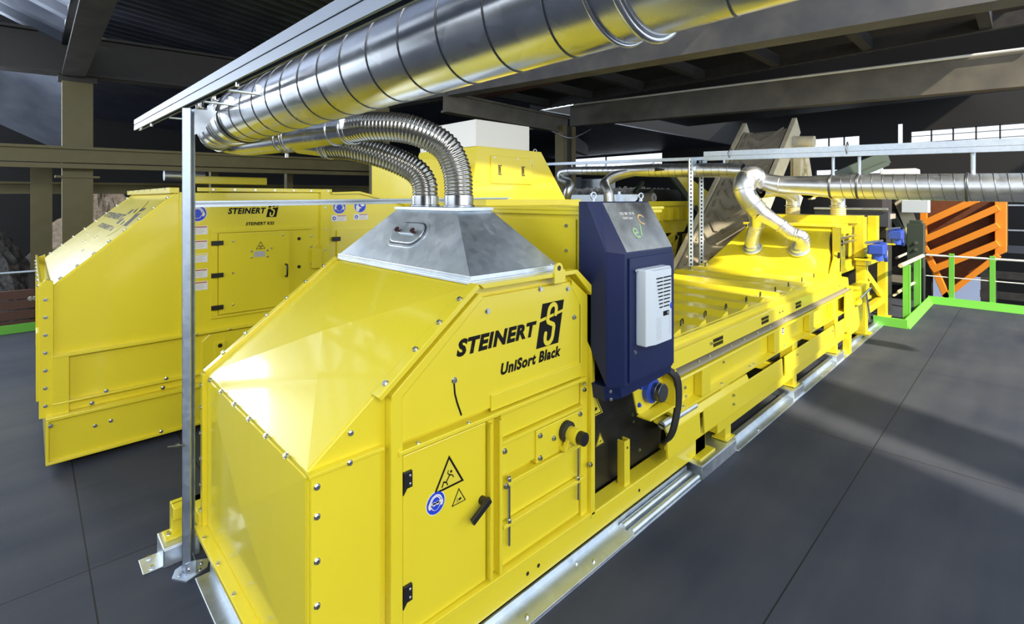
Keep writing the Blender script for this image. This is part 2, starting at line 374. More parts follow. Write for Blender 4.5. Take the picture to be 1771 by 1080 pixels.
def label_strip(parent, F, w, h, icon='tri', bar='signred'):
    mb = MB(); mb.m = 0; flat(mb, F, [(0, 0), (w, 0), (w, h), (0, h)], 0.0010)
    mb.m = 1; flat(mb, F, [(w*0.38, h*0.80), (w*0.97, h*0.80), (w*0.97, h*0.93), (w*0.38, h*0.93)], 0.0016)
    mb.m = 2
    for k in range(4): flat(mb, F, [(w*0.40, h*(0.62-0.15*k)), (w*(0.90-0.1*(k % 2)), h*(0.62-0.15*k)), (w*(0.90-0.1*(k % 2)), h*(0.66-0.15*k)), (w*0.40, h*(0.66-0.15*k))], 0.0016)
    if icon == 'tri': mb.m = 3; flat(mb, F, [(w*0.03, h*0.12), (w*0.34, h*0.12), (w*0.185, h*0.85)], 0.0016)
    else: mb.m = 4; flat(mb, F, disc(w*0.19, h*0.48, h*0.30, 16), 0.0016); mb.m = 0; flat(mb, F, disc(w*0.19, h*0.46, h*0.14, 12), 0.0022)
    return mb.build('instruction_sticker', ['white', bar, 'printgrey', 'signyel', 'signblue'], parent)
def handle_bow(w, h, r):
    def f():
        return MB().tube([(-w/2, 0, 0), (-w/2, 0, h*0.8), (-w/2+h*0.2, 0, h), (w/2-h*0.2, 0, h), (w/2, 0, h*0.8), (w/2, 0, 0)], r, 8)
    return f
def hose_path_rings(mb, path, r, depth=0.008, pitch=0.022, n=22):
    """corrugated hose along a path"""
    L = [0]
    for i in range(1, len(path)): L.append(L[-1]+(V(path[i])-V(path[i-1])).length)
    steps = int(L[-1]/pitch)*4; pts = []; rs = []; j = 0
    for i in range(steps+1):
        s_ = L[-1]*i/steps
        while j < len(L)-2 and L[j+1] < s_: j += 1
        t = (s_-L[j])/max(L[j+1]-L[j], 1e-6); pts.append(V(path[j]).lerp(V(path[j+1]), min(t, 1))); rs.append(r-depth*(0.5-0.5*(1, 0, -1, 0)[i % 4]))
    mb.tube(pts, rs, n); return mb
# SECTIONS
# ================================================================== THE SETTING
struct('floor', MB().box(-6, 14.45, -3.5, 12.1, -0.30, 0.0), 'ground')
bpy.data.objects['floor'].data.materials[0] = floor_material([0.27, 1.05, 5.6, 8.6], [4.05, 7.9, 1.0, -1.4])
struct('floor_lower', MB().box(-12, 36, -14, 34, -3.4, -3.0), 'ground')
# far wall (X = 32) with strips of window between the panels
def wall_grid(name, xa, xb, spans_y, zs, m): pass
w = MB()
X0, X1 = 32.0, 32.3
win = [(17.9, 27.5, 4.70, 5.62), (6.3, 9.2, 4.85, 5.75), (-12, 4.16, 4.80, 5.75), (5.25, 8.4, 3.62, 3.98), (4.45, 4.70, 4.85, 6.2), (10.6, 11.0, 4.7, 5.62)]
ys = sorted({-14.0, 34.0} | {a for q in win for a in q[:2]}); zs = sorted({-3.0, 10.0} | {a for q in win for a in q[2:]})
for i in range(len(ys)-1):
    for j in range(len(zs)-1):
        cy, cz = (ys[i]+ys[i+1])/2, (zs[j]+zs[j+1])/2
        if any(a < cy < b and c < cz < d for a, b, c, d in win): continue
        w.box(X0, X1, ys[i], ys[i+1], zs[j], zs[j+1])
struct('wall_far', w, 'wall')
for k, (a, b, c, d) in enumerate(win):
    fr = MB(); n = 2 if k == 0 else max(1, round((b-a)/0.82))
    for i in range(n+1): y = a+(b-a)*i/n; fr.box(X0-0.02, X0+0.1, y-0.03, y+0.03, c, d)
    fr.box(X0-0.02, X0+0.1, a, b, c, c+0.05); fr.box(X0-0.02, X0+0.1, a, b, d-0.05, d)
    if k == 2:
        for q in (0.36, 0.70): fr.box(X0-0.01, X0+0.06, a, b, c+(d-c)*q-0.015, c+(d-c)*q+0.015)
    f = struct('window_%d' % (k+1), fr, 'dark')
    B(X0+0.06, X0+0.07, a, b, c, d).build('pane', 'glass', f)
struct('wall_left', MB().box(-2.5, 32, 30.0, 30.3, -3, 10), 'wall')
# right side wall, unseen: its heights and gaps are shaped to place the sunlight
rw = MB()
for a, b, c in ((-12, 0.3, 14.0), (0.3, 2.9, 10.8), (3.4, 4.3, 14.0)): rw.box(a, b, -6.3, -6.0, -3, c)
rw.box(-12, 14, -6.3, -6.0, 14.0, 15); rw.box(28, 32, -6.3, -6.0, -3, 9)
struct('wall_right', rw, 'wall')
bw = MB(); bw.box(-6.9, -6.6, -6, 0, -3, 10); bw.box(-6.9, -6.6, 0, 9, -3, 2.4); bw.box(-6.9, -6.6, 0, 9, 6.2, 10); bw.box(-6.9, -6.6, 9, 12, -3, 10)
struct('wall_back', bw, 'wall')
# corrugated roof sheets falling towards +X
def corrugated(x0, x1, y0, y1, zfun, pitch, amp, across='y'):
    mb = MB(); n = int((y1-y0)/pitch)*4; rows = []
    prof = (0, 1, 1, 0)
    xs = [x0+(x1-x0)*i/6 for i in range(7)]
    vs = []
    for i in range(n+1):
        y = y0+(y1-y0)*i/n
        for x in xs: vs.append((x, y, zfun(x, y)+amp*prof[i % 4]))
    m = len(xs)
    for i in range(n):
        for j in range(m-1): mb.add([], []); mb.f.append([i*m+j, i*m+j+1, (i+1)*m+j+1, (i+1)*m+j]); mb.mi.append(0); mb.sm.append(False)
    mb.v = vs; return mb
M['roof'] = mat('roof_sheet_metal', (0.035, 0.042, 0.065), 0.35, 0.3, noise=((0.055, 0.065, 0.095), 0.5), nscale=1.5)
M['roof_lit'] = mat('lit_roof_sheet', (0.22, 0.26, 0.36), 0.38, 0.6, noise=((0.32, 0.37, 0.48), 0.5), nscale=2)  # lighter copy of the roof sheet, daylight put into its colour
struct('ceiling', corrugated(0.75, 14, 2.0, 13.0, lambda x, y: 6.3-0.10*min(x, 6), 0.30, 0.06), 'roof')
struct('ceiling_far', corrugated(0.75, 32, 13.0, 30.0, lambda x, y: 6.3-0.10*min(x, 6), 0.36, 0.07), 'roof')
struct('ceiling_right', MB().box(-7, 11, -6.0, 2.0, 14.5, 14.6).box(11, 32, -0.3, 2.0, 9.0, 9.1).box(14, 32, 2.0, 13.0, 7.4, 7.5), 'wall')
struct('ceiling_soffit', MB().box(7.3, 12.0, 0.0, 10.5, 5.41, 5.47).box(12.3, 26, 0.0, 13, 6.3, 6.36), 'wall')
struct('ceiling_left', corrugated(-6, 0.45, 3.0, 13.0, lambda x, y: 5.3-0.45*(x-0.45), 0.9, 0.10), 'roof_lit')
struct('ceiling_sun_block', MB().box(-7, 0.75, 17, 30, 8.5, 8.6), 'wall')  # slab added to keep the sun off the heap and left wall
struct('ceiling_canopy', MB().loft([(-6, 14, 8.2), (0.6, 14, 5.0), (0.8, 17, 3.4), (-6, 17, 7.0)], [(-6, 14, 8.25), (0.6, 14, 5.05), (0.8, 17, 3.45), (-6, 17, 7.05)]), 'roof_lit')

# steel and concrete beams of the hall
def beam(name, label, p0, p1, w_, h_, m, cat='beam', flange=True, group=None):
    t = thing(name, label, cat, p0, group); mb = MB()
    mb.bar(p0, p1, w_*0.35 if flange else w_, h_); mb.build('web', m, t)
    if flange:
        d = V(0, 0, h_/2)
        MB().bar(V(p0)-d, V(p1)-d, w_, 0.05).build('lower_flange', m, t)
        MB().bar(V(p0)+d, V(p1)+d, w_, 0.05).build('upper_flange', m, t)
    return t
beam('ceiling_beam', 'grey concrete ceiling beam running just above the big near duct', (7.1, 0.0, 4.58), (7.1, 12.5, 5.15), 0.35, 0.62, 'beamgrey', flange=False)
beam('ceiling_beam', 'olive-lit ceiling beam with a thin white conduit along its top edge', (12.1, 0.0, 4.50), (12.1, 9.8, 4.86), 0.30, 0.62, 'beam', flange=False)
tag(MB().tube([(11.90, 0.0, 4.80), (11.88, 9.6, 5.17)], 0.028, 8).build('conduit_pipe', 'white'), 'thin white conduit pipe running along the olive ceiling beam', 'conduit')
tag(MB().tube([(11.5, 14.0, 4.6), (16.0, 14.0, 5.4)], 0.03, 8).build('conduit_pipe', 'white'), 'short pale conduit under the dark roof left of the white boxes', 'conduit')
t = thing('purlin_rack', 'row of dark purlins between the grey and the olive ceiling beams', 'purlins', (9.6, 0, 5.0))
for k in range(7): B(8.6, 10.9, 0.4+k*1.55, 0.55+k*1.55, 5.0, 5.2).build('purlin', 'dark', t)
B(8.5, 8.65, 0, 10.5, 4.95, 5.2).build('edge_angle', 'brown', t); B(10.9, 11.0, 0, 10.5, 4.98, 5.2).build('edge_angle', 'dark', t)
beam('ceiling_beam', 'short brown ceiling beam above the white boxes', (6.9, 9.4, 4.55), (11.3, 9.4, 4.45), 0.24, 0.42, 'beam')
beam('ceiling_beam', 'dark ceiling beam crossing over the olive column at left', (-1.5, 13, 5.05), (7.0, 13, 5.30), 0.40, 0.75, 'dark')
beam('ceiling_beam', 'dark ceiling beam coming from the olive column towards the viewer', (0.62, 3.0, 5.15), (0.62, 13.3, 5.0), 0.34, 0.60, 'dark')
beam('wall_beam', 'long olive steel beam above the left sorting machine', (-1.0, 12.85, 3.14), (6.9, 12.85, 3.24), 0.24, 0.26, 'olive')
tag(MB().bar((-1.0, 12.7, 2.92), (6.9, 12.7, 3.0), 0.1, 0.09).build('rail_tube', 'olive'), 'thin brown tube just below the long olive beam', 'rail')
beam('wall_beam', 'lower dim olive beam behind the scrap heap at left', (-1, 15.5, 2.55), (9, 15.5, 2.62), 0.2, 0.22, 'olive')
beam('hall_beam', 'grey fascia beam below the dark roof left of the big rubber belt', (14.0, 12, 4.6), (26.0, 20, 5.5), 0.3, 0.7, 'beamgrey', flange=False)
t = thing('steel_column', 'wide olive steel column at left behind the sloping white-lit machine end', 'column', (0.68, 13.05, -3))
B(0.46, 0.92, 12.95, 13.2, -3, 4.65).build('shaft', 'olive', t); B(0.36, 1.02, 12.9, 13.25, 2.72, 2.76).build('end_plate', 'olive', t)
B(0.40, 0.98, 12.92, 13.22, 4.6, 5.0).build('head', 'dark', t)
t = thing('steel_column', 'narrow olive column at far left beside the scrap heap', 'column', (0.07, 14.6, -3))
B(0.02, 0.36, 14.5, 14.7, -3, 3.0).build('shaft', 'olive', t); B(-0.05, 0.45, 14.45, 14.75, 3.0, 3.04).build('end_plate', 'olive', t)
for x, lb in ((3.2, 'slim olive post above the left sorting machine, nearer its left end'), (5.0, 'slim olive post above the left sorting machine, nearer its right end')):
    t = thing('steel_column', lb, 'column', (x, 14, -3)); B(x, x+0.16, 13.9, 14.1, -3, 3.0).build('shaft', 'olive', t); B(x-0.05, x+0.21, 13.85, 14.15, 3.0, 3.03).build('end_plate', 'olive', t)
t = thing('steel_column', 'olive steel column with brackets right of the yellow tower', 'column', (11.1, 9.2, -3))
B(10.85, 11.02, 9.15, 9.45, 0, 4.4).build('shaft', 'olive', t); B(11.02, 11.25, 9.2, 9.35, 0, 4.4).build('web', 'dark', t); B(11.25, 11.42, 9.15, 9.45, 0, 4.4).build('flange', 'olive', t)
MB().tube(spline([(10.2, 9.0, 4.15), (10.9, 8.9, 4.02), (11.8, 8.9, 4.35)], 6), 0.018, 6).build('cable', 'chrome', t)
t = thing('steel_column', 'olive column head behind the corrugated hoses', 'column', (5.9, 10.2, -3)); B(5.6, 5.95, 10.2, 10.5, 0, 4.4).build('shaft', 'olive', t); B(5.5, 6.05, 10.1, 10.6, 3.3, 3.35).build('end_plate', 'olive', t)

# yellow crane stub and pale duct behind the left sorting machine
tag(B(2.6, 4.3, 13.3, 13.5, 2.66, 2.84).build('crane_beam', 'yellow', bevel=0.01), 'short yellow crane beam above the left sorting machine', 'beam')
tag(MB().tube([(2.2, 13.62, 2.84), (3.0, 13.62, 2.84)], 0.12, 20).build('pale_drum', 'galv'), 'pale bluish drum hanging behind the yellow crane beam', 'drum')

# heaps of scrap beyond the platform at left
def heap(name, cx, cy, r, h, zb, m, label, seed, stretch=1.0):
    rnd = random.Random(seed); mb = MB(); n = 44; mm = 16; vs = []
    jit = [[rnd.uniform(-1, 1) for _ in range(n)] for _ in range(mm+1)]
    for j in range(mm+1):
        q = j/mm
        for i in range(n):
            a = 2*PI*i/n; rr = r*q*(1+0.10*math.sin(3*a+seed)+0.05*jit[j][i])
            vs.append((cx+rr*math.cos(a)*stretch, cy+rr*math.sin(a), zb+h*(1-q**1.35)*(1+0.025*jit[j][i])+0.06*jit[j][i]*(q < 0.98)))
    mb.add(vs, [(j*n+i, (j+1)*n+i, (j+1)*n+(i+1) % n, j*n+(i+1) % n) for j in range(mm) for i in range(n)], False)
    return tag(mb.build(name, m, org=(cx, cy, zb)), label, 'scrap heap', kind='stuff')
heap('scrap_heap', 1.9, 22.8, 3.9, 5.7, -3.0, 'heap2', 'sandy grey scrap heap rising behind the olive column', 3, 1.0)
heap('scrap_heap', -0.7, 17.3, 2.2, 4.7, -3.0, 'heap', 'dark metal scrap heap at the far left edge', 5, 1.0)
t = thing('plank_fence', 'brown plank fence at the platform edge by the left machine', 'fence', (-0.5, 12.5, -0.2))
for k in range(4): B(-2.2, 6.0, 12.40, 12.46, 0.0+k*0.18, 0.15+k*0.18).build('plank', 'brown', t)
for x in (-0.9, 0.0, 3, 5.5): B(x, x+0.08, 12.46, 12.52, -0.3, 1.0).build('post', 'dark', t)
bolts(t, [(0.02, 12.39, 0.53), (0.07, 12.39, 0.53)], (0, -1, 0), 0.03)
t = thing('green_kerb', 'green painted kerb at the left platform edge', 'kerb', (0, 12.1, 0)); B(-2.2, 7.0, 12.10, 12.18, -0.1, 0.14).build('board', 'green', t)
MB().tube([(-2.2, 12.3, 1.02), (6.0, 12.3, 1.02)], 0.02, 8).build('top_wire', 'strut', t)

# ================================================================== FRONT SORTING MACHINE: the discharge housing
H1 = thing('discharge_housing', 'big yellow front housing lettered UniSort Black, nearest the viewer', 'sorting machine housing', (1.7, 2.8, 0.24))
ya, yb = 2.02, 3.62
mb = MB()
prof = [(0.805, 0.24), (0.805, 1.2), (1.66, 1.85), (2.44, 1.85), (2.62, 1.70), (2.62, 0.24)]
mb.prism_xz(prof, ya, yb); mb.build('body', 'yellow', H1, 0.006)
# front sheet with cross-broken folds (shallow pyramids), lower front and slope
def crossfold(pts, lift, name):
    c = sum((V(p) for p in pts), V(0, 0, 0))/4; n = (V(pts[1])-V(pts[0])).cross(V(pts[3])-V(pts[0])).normalized()
    c = c+n*lift; mb = MB()
    for i in range(4): mb.poly([V(pts[i])+n*0.004, V(pts[(i+1) % 4])+n*0.004, c])
    for i in range(4): mb.poly([V(pts[(i+1) % 4])+n*0.004, V(pts[i])+n*0.004, V(pts[i]), V(pts[(i+1) % 4])])
    return mb.build(name, 'yellow', H1)
e = 0.035
crossfold([(0.805, yb-e, 0.27), (0.805, ya+0.004, 0.27), (0.805, ya+0.004, 1.175), (0.805, yb-e, 1.175)], 0.030, 'front_sheet')
sl = V(0.855, 0, 0.65).normalized(); a0 = V(0.805, 0, 1.2)+sl*0.01; a1 = V(1.66, 0, 1.85)-sl*0.02
crossfold([(a0.x, yb-e, a0.z), (a0.x, ya+0.01, a0.z), (a1.x, ya+0.01, a1.z), (a1.x, yb-e, a1.z)], 0.034, 'sloping_sheet')
# flange strips round the front
MB().box(0.775, 0.81, yb-0.045, yb, 0.24, 1.21).build('edge_flange', 'yellow', H1, 0.003)
MB().box(0.74, 0.81, ya+0.01, yb, 0.235, 0.262).build('bottom_flange', 'yellow', H1, 0.003)
mb = MB(); n_ = V(-0.605, 0, 0.796)
mb.loft([V(0.805, y, 1.2)+n_*h for y, h in ((yb-0.045, 0), (yb, 0), (yb, 0.03), (yb-0.045, 0.03))], [V(1.66, y, 1.85)+n_*h for y, h in ((yb-0.045, 0), (yb, 0), (yb, 0.03), (yb-0.045, 0.03))])
mb.build('edge_flange', 'yellow', H1, 0.003)
bolts(H1, [(0.774, yb-0.022, z) for z in (0.36, 0.52, 0.68, 0.84, 1.0, 1.14)], (-1, 0, 0), 0.010)
bolts(H1, along((0.79, yb-0.05, 1.205), (0.79, ya+0.06, 1.205), 6), (-0.8, 0, 0.6), 0.010)
bolts(H1, [(0.76, y, 0.263) for y in (3.45, 3.15, 2.85, 2.55, 2.25)], (0, 0, 1), 0.009)
bolts(H1, [tuple(V(*lerp((0.85, 3.60, 1.24), (1.64, 3.60, 1.835), (i+0.5)/6))+n_*0.03) for i in range(6)], n_, 0.010)
# near side: front wing panel
B(0.812, 1.12, 1.996, ya, 0.26, 1.185).build('side_wing', 'yellow', H1, 0.003)
B(0.80, 1.135, 1.985, ya, 1.185, 1.20).build('wing_lip', 'yellow', H1, 0.002)
bolts(H1, [(0.835, 1.996, z) for z in (0.30, 0.48, 0.66, 0.84, 1.02, 1.14)], (0, -1, 0), 0.010)
bolts(H1, [(0.97, 1.985, 1.192), (0.99, 2.016, 1.30)], (0, -1, 0), 0.009)
# triangular flange running up the slope
mb = MB(); q0, q1 = V(1.10, 0, 1.425), V(1.66, 0, 1.85); nn = V(-0.605, 0, 0.796)
mb.loft([(q0+nn*h+V(0, y, 0)) for y, h in ((1.955, -0.005), (ya, -0.005), (ya, 0.022), (1.955, 0.022))], [(q1+nn*h+V(0, y, 0)) for y, h in ((1.955, -0.005), (ya, -0.005), (ya, 0.022), (1.955, 0.022))])
mb.build('slope_flange', 'yellow', H1, 0.003)
bolts(H1, [tuple(V(*lerp((1.12, 1.985, 1.44), (1.64, 1.985, 1.835), t_))+nn*0.022) for t_ in (0.06, 0.36, 0.62, 0.86)], nn, 0.011)
# main side frame: raised border with channel, upper plate, shelf
mb = MB()
mb.prism_xz([(1.155, 0.27), (1.155, 1.425), (1.665, 1.815), (1.70, 1.79), (1.215, 1.405), (1.215, 0.27)], 1.965, ya)
mb.build('front_frame', 'yellow', H1, 0.006)
mb = MB(); mb.prism_xz([(1.69, 1.835), (2.44, 1.835), (2.60, 1.69), (2.60, 0.24), (2.64, 0.24), (2.64, 1.72), (2.46, 1.862), (1.66, 1.862)], 1.955, ya)
mb.build('rear_frame', 'yellow', H1, 0.005)
mb = MB(); mb.prism_xz([(2.53, 0.27), (2.53, 1.62), (2.44, 1.74), (2.44, 1.80), (2.60, 1.68), (2.60, 0.27)], 1.985, ya); mb.build('frame_post', 'yellow', H1, 0.005)
mb = MB(); mb.prism_xz([(1.225, 1.19), (1.225, 1.40), (1.705, 1.785), (2.42, 1.785), (2.52, 1.66), (2.52, 1.19)], 1.988, ya); up = mb.build('logo_plate', 'yellow', H1, 0.004)
bolts(up, [(1.74, 1.988, 1.71), (2.15, 1.988, 1.775), (2.40, 1.988, 1.745), (2.46, 1.988, 1.56), (1.52, 1.988, 1.40)], (0, -1, 0), 0.012)
B(1.76, 2.52, 1.978, 1.99, 1.175, 1.262).build('cover_strip', 'yellow', H1, 0.003)
B(1.19, 2.56, 1.955, ya, 1.148, 1.168).build('shelf_flange', 'yellow', H1, 0.003)
bolts(H1, [(1.30, 1.97, 1.168), (1.60, 1.97, 1.168), (2.53, 1.955, 1.13)], (0, -0.3, 1), 0.009)
# lettering
FS = Frame((0, 1.988, 0), (1, 0, 0), (0, 0, 1))
text(up, 'lettering', 'STEINERT', FS, 1.535, 1.508, 0.585, 0.088, bold=0.052)
logo_block(up, FS, 2.115, 1.43, 0.195, 0.255, 0.055)
text(up, 'lettering', 'UniSort Black', FS, 1.835, 1.345, 0.50, 0.066, bold=0.048)
mb = MB(); stroke(mb, FS, [(1.52, 1.385), (1.525, 1.33), (1.54, 1.28), (1.565, 1.215)], 0.010, 0.0016); mb.build('slot', 'print', up)
# door with hinges, lever, signs
dr = B(1.225, 1.725, 1.982, ya, 0.30, 1.13).build('door', 'yellow', H1, 0.006)
for z in (0.46, 0.98):
    mb = MB().box(1.222, 1.268, 1.968, 1.984, z, z+0.075); mb.prism_xz([(1.222, z), (1.222, z-0.03), (1.245, z)], 1.972, 1.984); mb.build('hinge', 'black', dr, 0.002)
    bolts(dr, [(1.255, 1.968, z+0.018), (1.255, 1.968, z+0.055)], (0, -1, 0), 0.005)
mb = MB().tube([(1.695, 1.982, 0.735), (1.695, 1.935, 0.735)], 0.022, 16); mb.bar((1.715, 1.938, 0.748), (1.585, 1.925, 0.690), 0.034, 0.02, (0, -1, 0)); mb.build('lever_handle', 'black', dr, 0.003)
FD = lambda x, z: Frame((x, 1.982, z), (1, 0, 0), (0, 0, 1))
tri_sign(dr, FD(1.485, 0.935), 0.185, 'slip'); tri_sign(dr, FD(1.545, 0.805), 0.090, 'hand'); disc_sign(dr, FD(1.405, 0.84), 0.056, 'goggles')
# channel post right of the door
mb = MB().box(1.735, 1.752, 1.955, ya, 0.30, 1.12).box(1.80, 1.822, 1.955, ya, 0.30, 1.12).box(1.752, 1.80, 2.0, ya, 0.30, 1.12); mb.build('channel_post', 'yellow', H1, 0.003)
# bearing adjustment panel
B(1.845, 2.525, 1.995, ya, 1.00, 1.135).build('upper_panel', 'yellow', H1, 0.004)
B(1.83, 2.535, 1.965, ya, 0.975, 0.992).build('panel_lip', 'yellow', H1, 0.002)
B(1.83, 2.12, 1.985, ya, 0.80, 0.970).build('adjuster_panel', 'yellow', H1, 0.004)
bp = B(2.10, 2.535, 1.972, ya, 0.775, 0.965).build('bearing_plate', 'yellow', H1, 0.004)
bolts(bp, [(2.13, 1.972, 0.93), (2.13, 1.972, 0.80), (2.50, 1.972, 0.945), (2.25, 1.972, 0.875)], (0, -1, 0), 0.012)
mb = MB().tube([(2.36, 1.975, 0.885), (2.36, 1.945, 0.885)], 0.062, 28); mb.build('rubber_disc', 'rubber', bp, 0.004)
mb = MB().tube([(2.375, 1.945, 0.868), (2.375, 1.885, 0.868)], 0.048, 24); mb.box(2.30, 2.42, 1.92, 1.972, 0.785, 0.81); mb.prism_xz([(2.31, 0.80), (2.41, 0.80), (2.39, 0.88), (2.34, 0.88)], 1.92, 1.955); mb.build('bearing_housing', 'yellow', bp, 0.004)
MB().tube([(2.39, 1.887, 0.862), (2.39, 1.845, 0.862)], 0.040, 24).build('end_cap', 'black', bp, 0.004)
B(1.83, 2.535, 1.955, ya, 0.745, 0.770).build('clamp_flange', 'yellow', H1, 0.003)
B(1.84, 2.52, 1.990, ya, 0.55, 0.742).build('middle_panel', 'yellow', H1, 0.003)
B(1.83, 2.535, 1.955, ya, 0.525, 0.545).build('clamp_flange', 'yellow', H1, 0.003)
B(1.84, 2.52, 1.995, ya, 0.30, 0.522).build('lower_panel', 'yellow', H1, 0.003)
for x in (1.875, 2.47):
    MB().tube([(x, 1.963, 0.42), (x, 1.963, 0.80)], 0.008, 8).tube([(x, 1.963, 0.545), (x, 1.963, 0.562)], 0.015, 6, smooth=False).tube([(x, 1.963, 0.77), (x, 1.963, 0.787)], 0.015, 6, smooth=False).build('threaded_rod', 'chrome', H1)
bolts(H1, [(1.845, 1.955, 0.758), (1.86, 1.985, 0.93), (2.56, 1.985, 1.08), (2.585, 1.955, 0.60)], (0, -1, 0), 0.012)
# lifting lug
def lug(parent, x, z, y0, y1, w_=0.05, h_=0.085):
    mb = MB(); pts = [(x-w_, z-0.05), (x-w_, z+0.02)] + [(x+w_*0.75*math.cos(a)-0.2*w_, z+0.035+w_*0.75*math.sin(a)) for a in [PI-i*PI/10 for i in range(11)]] + [(x+w_, z+0.02), (x+w_, z-0.05)]
    mb.prism_xz(pts, y0, y1); r = mb.build('lifting_lug', 'yellow', parent, 0.002)
    MB().tube([(x-0.2*w_, y0-0.001, z+0.04), (x-0.2*w_, y1+0.001, z+0.04)], 0.016, 16).build('lug_eye', 'black', r); return r
lug(H1, 2.28, 1.85, 1.945, 1.957); lug(H1, 2.28, 1.85, 3.60, 3.612)
mb = MB(); mb.box(2.30, 2.36, 2.05, 2.09, 1.85, 1.87); mb.tube([(2.33, 2.07, 1.862), (2.33, 2.07, 1.90)], 0.018, 10); mb.build('clamp', 'chrome', H1)

# galvanised extraction hood on top
G = thing('extraction_hood', 'galvanised pyramid extraction hood on top of the front housing', 'extraction hood', (2.0, 2.8, 1.85))
bx0, bx1, by0, by1, bz = 1.67, 2.38, 2.04, 3.60, 1.865; tx0, tx1, ty0, ty1, tz = 1.95, 2.24, 2.52, 3.24, 2.225
mb = MB(); lo = [(bx0, by0, bz+0.02), (bx1, by0, bz+0.02), (bx1, by1, bz+0.02), (bx0, by1, bz+0.02)]; hi = [(tx0, ty0, tz), (tx1, ty0, tz), (tx1, ty1, tz), (tx0, ty1, tz)]
mb.loft(lo, hi); mb.build('skirt', 'galv', G, 0.003)
mb = MB(); mb.box(bx0-0.02, bx1+0.02, by0-0.02, by1+0.02, bz-0.012, bz+0.004); mb.box(bx0-0.004, bx1+0.004, by0-0.004, by1+0.004, bz+0.004, bz+0.03); mb.build('base_flange', 'galv', G, 0.002)
B(tx0-0.012, tx1+0.012, ty0-0.012, ty1+0.012, tz, tz+0.022).build('top_cap', 'galv', G, 0.002)
nf = V(-(tz-bz), 0, (tx0-bx0)).normalized(); upv = V(tx0-bx0, 0, tz-bz).normalized()
upv = V(tx0-bx0, 0, tz-bz-0.02).normalized(); cF = lerp((bx0, 0, bz+0.02), (tx0, 0, tz), 0.54); FH = Frame((cF[0], 2.88, cF[2]), (0, -1, 0), upv)
def stadium(a, b, n=10): return [(a/2-b/2+b/2*math.cos(t), b/2*math.sin(t)) for t in [-PI/2+PI*i/n for i in range(n+1)]]+[(-a/2+b/2+b/2*math.cos(t), b/2*math.sin(t)) for t in [PI/2+PI*i/n for i in range(n+1)]]
mb = MB(); flat(mb, FH, stadium(0.42, 0.215), 0.006, 0.006); hb = mb.build('hatch_rim', 'galv', G, 0.002)
mb = MB(); flat(mb, FH, stadium(0.375, 0.182), 0.0085, 0.003); mb.build('hatch_gap_shade', 'seam', G)  # dark outline added for the shaded gap round the hatch
mb = MB(); flat(mb, FH, stadium(0.355, 0.162), 0.018, 0.012); hc = mb.build('hatch', 'galv', G, 0.004)
mb = MB(); flat(mb, FH, [(-0.085, -0.012), (0.085, -0.012), (0.085, 0.018), (-0.085, 0.018)], 0.028, 0.010); mb.build('clamp_bar', 'galv', hc, 0.001)
for s_ in (-0.095, 0.095):
    mb = MB(); mb.tube([FH.p(s_, 0.003, 0.02), FH.p(s_, 0.003, 0.050)], 0.009, 10)
    mb.tube([FH.p(s_, 0.003, 0.036), FH.p(s_, 0.003, 0.050)], 0.013, 12)
    for k in range(5): mb.tube([FH.p(s_+0.013*math.cos(k*1.257), 0.003+0.013*math.sin(k*1.257), 0.036), FH.p(s_+0.013*math.cos(k*1.257), 0.003+0.013*math.sin(k*1.257), 0.050)], 0.006, 8)
    mb.build('star_knob', 'maroon', hc)
for y in (2.68, 3.08):
    mb = MB(); mb.tube([(2.09, y, tz+0.02), (2.09, y, tz+0.10)], 0.100, 28); mb.ring((2.09, y, tz+0.03), (0, 0, 1), 0.102, 0.008); mb.build('spigot', 'duct', G)

# head box behind the hood
HB = thing('sensor_housing', 'plain yellow upper housing with a bolted door, behind the galvanised hood', 'sorting machine housing', (3.1, 2.8, 0.3))
B(2.66, 3.60, 2.07, 3.62, 1.60, 2.22).build('body', 'yellow', HB, 0.006)
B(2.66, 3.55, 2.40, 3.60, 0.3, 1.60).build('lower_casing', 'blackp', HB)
B(2.63, 3.66, 2.03, 3.66, 2.22, 2.245).build('lid', 'yellow', HB, 0.008)
B(2.635, 3.64, 2.04, 3.65, 2.195, 2.222).build('lid_lip', 'yellow', HB, 0.003)
dp = B(2.645, 2.665, 2.12, 3.05, 1.55, 2.165).build('service_door', 'yellow', HB, 0.004)
bolts(dp, [(2.645, 2.20, 2.12), (2.645, 2.95, 2.12), (2.645, 2.20, 1.95)], (-1, 0, 0), 0.010)
for x in (2.78, 3.08, 3.38): pass
B(2.70, 3.95, 3.10, 3.60, 2.245, 2.30).build('top_ridge', 'yellow', HB, 0.004)
# black side plates beneath the cabinet
BS = thing('side_guard', 'black steel side guard with three warning triangles beside the front housing', 'machine guard', (3.3, 2.1, 0.27))
mb = MB(); mb.prism_xz([(2.645, 0.27), (2.645, 0.95), (3.45, 1.0), (3.75, 0.75), (3.75, 0.27)], 2.10, 2.16); g1 = mb.build('lower_plate', 'blackp', BS, 0.004)
mb = MB(); mb.prism_xz([(2.645, 0.73), (2.645, 1.60), (3.55, 1.60), (3.55, 0.80), (3.2, 0.72)], 2.08, 2.14); g2 = mb.build('upper_plate', 'blackp', BS, 0.004)
mb = MB(); mb.prism_xz([(3.35, 0.27), (3.35, 1.0), (4.0, 0.95), (4.2, 0.60), (4.2, 0.27)], 2.22, 2.30); mb.build('rear_plate', 'blackp', BS, 0.004)
tri_sign(BS, Frame((2.80, 2.08, 0.86), (1, 0, 0), (0, 0, 1)), 0.17, 'onblack'); tri_sign(BS, Frame((2.745, 2.10, 0.60), (1, 0, 0), (0, 0, 1)), 0.085, 'onblack'); tri_sign(BS, Frame((2.89, 2.10, 0.60), (1, 0, 0), (0, 0, 1)), 0.085, 'onblack')
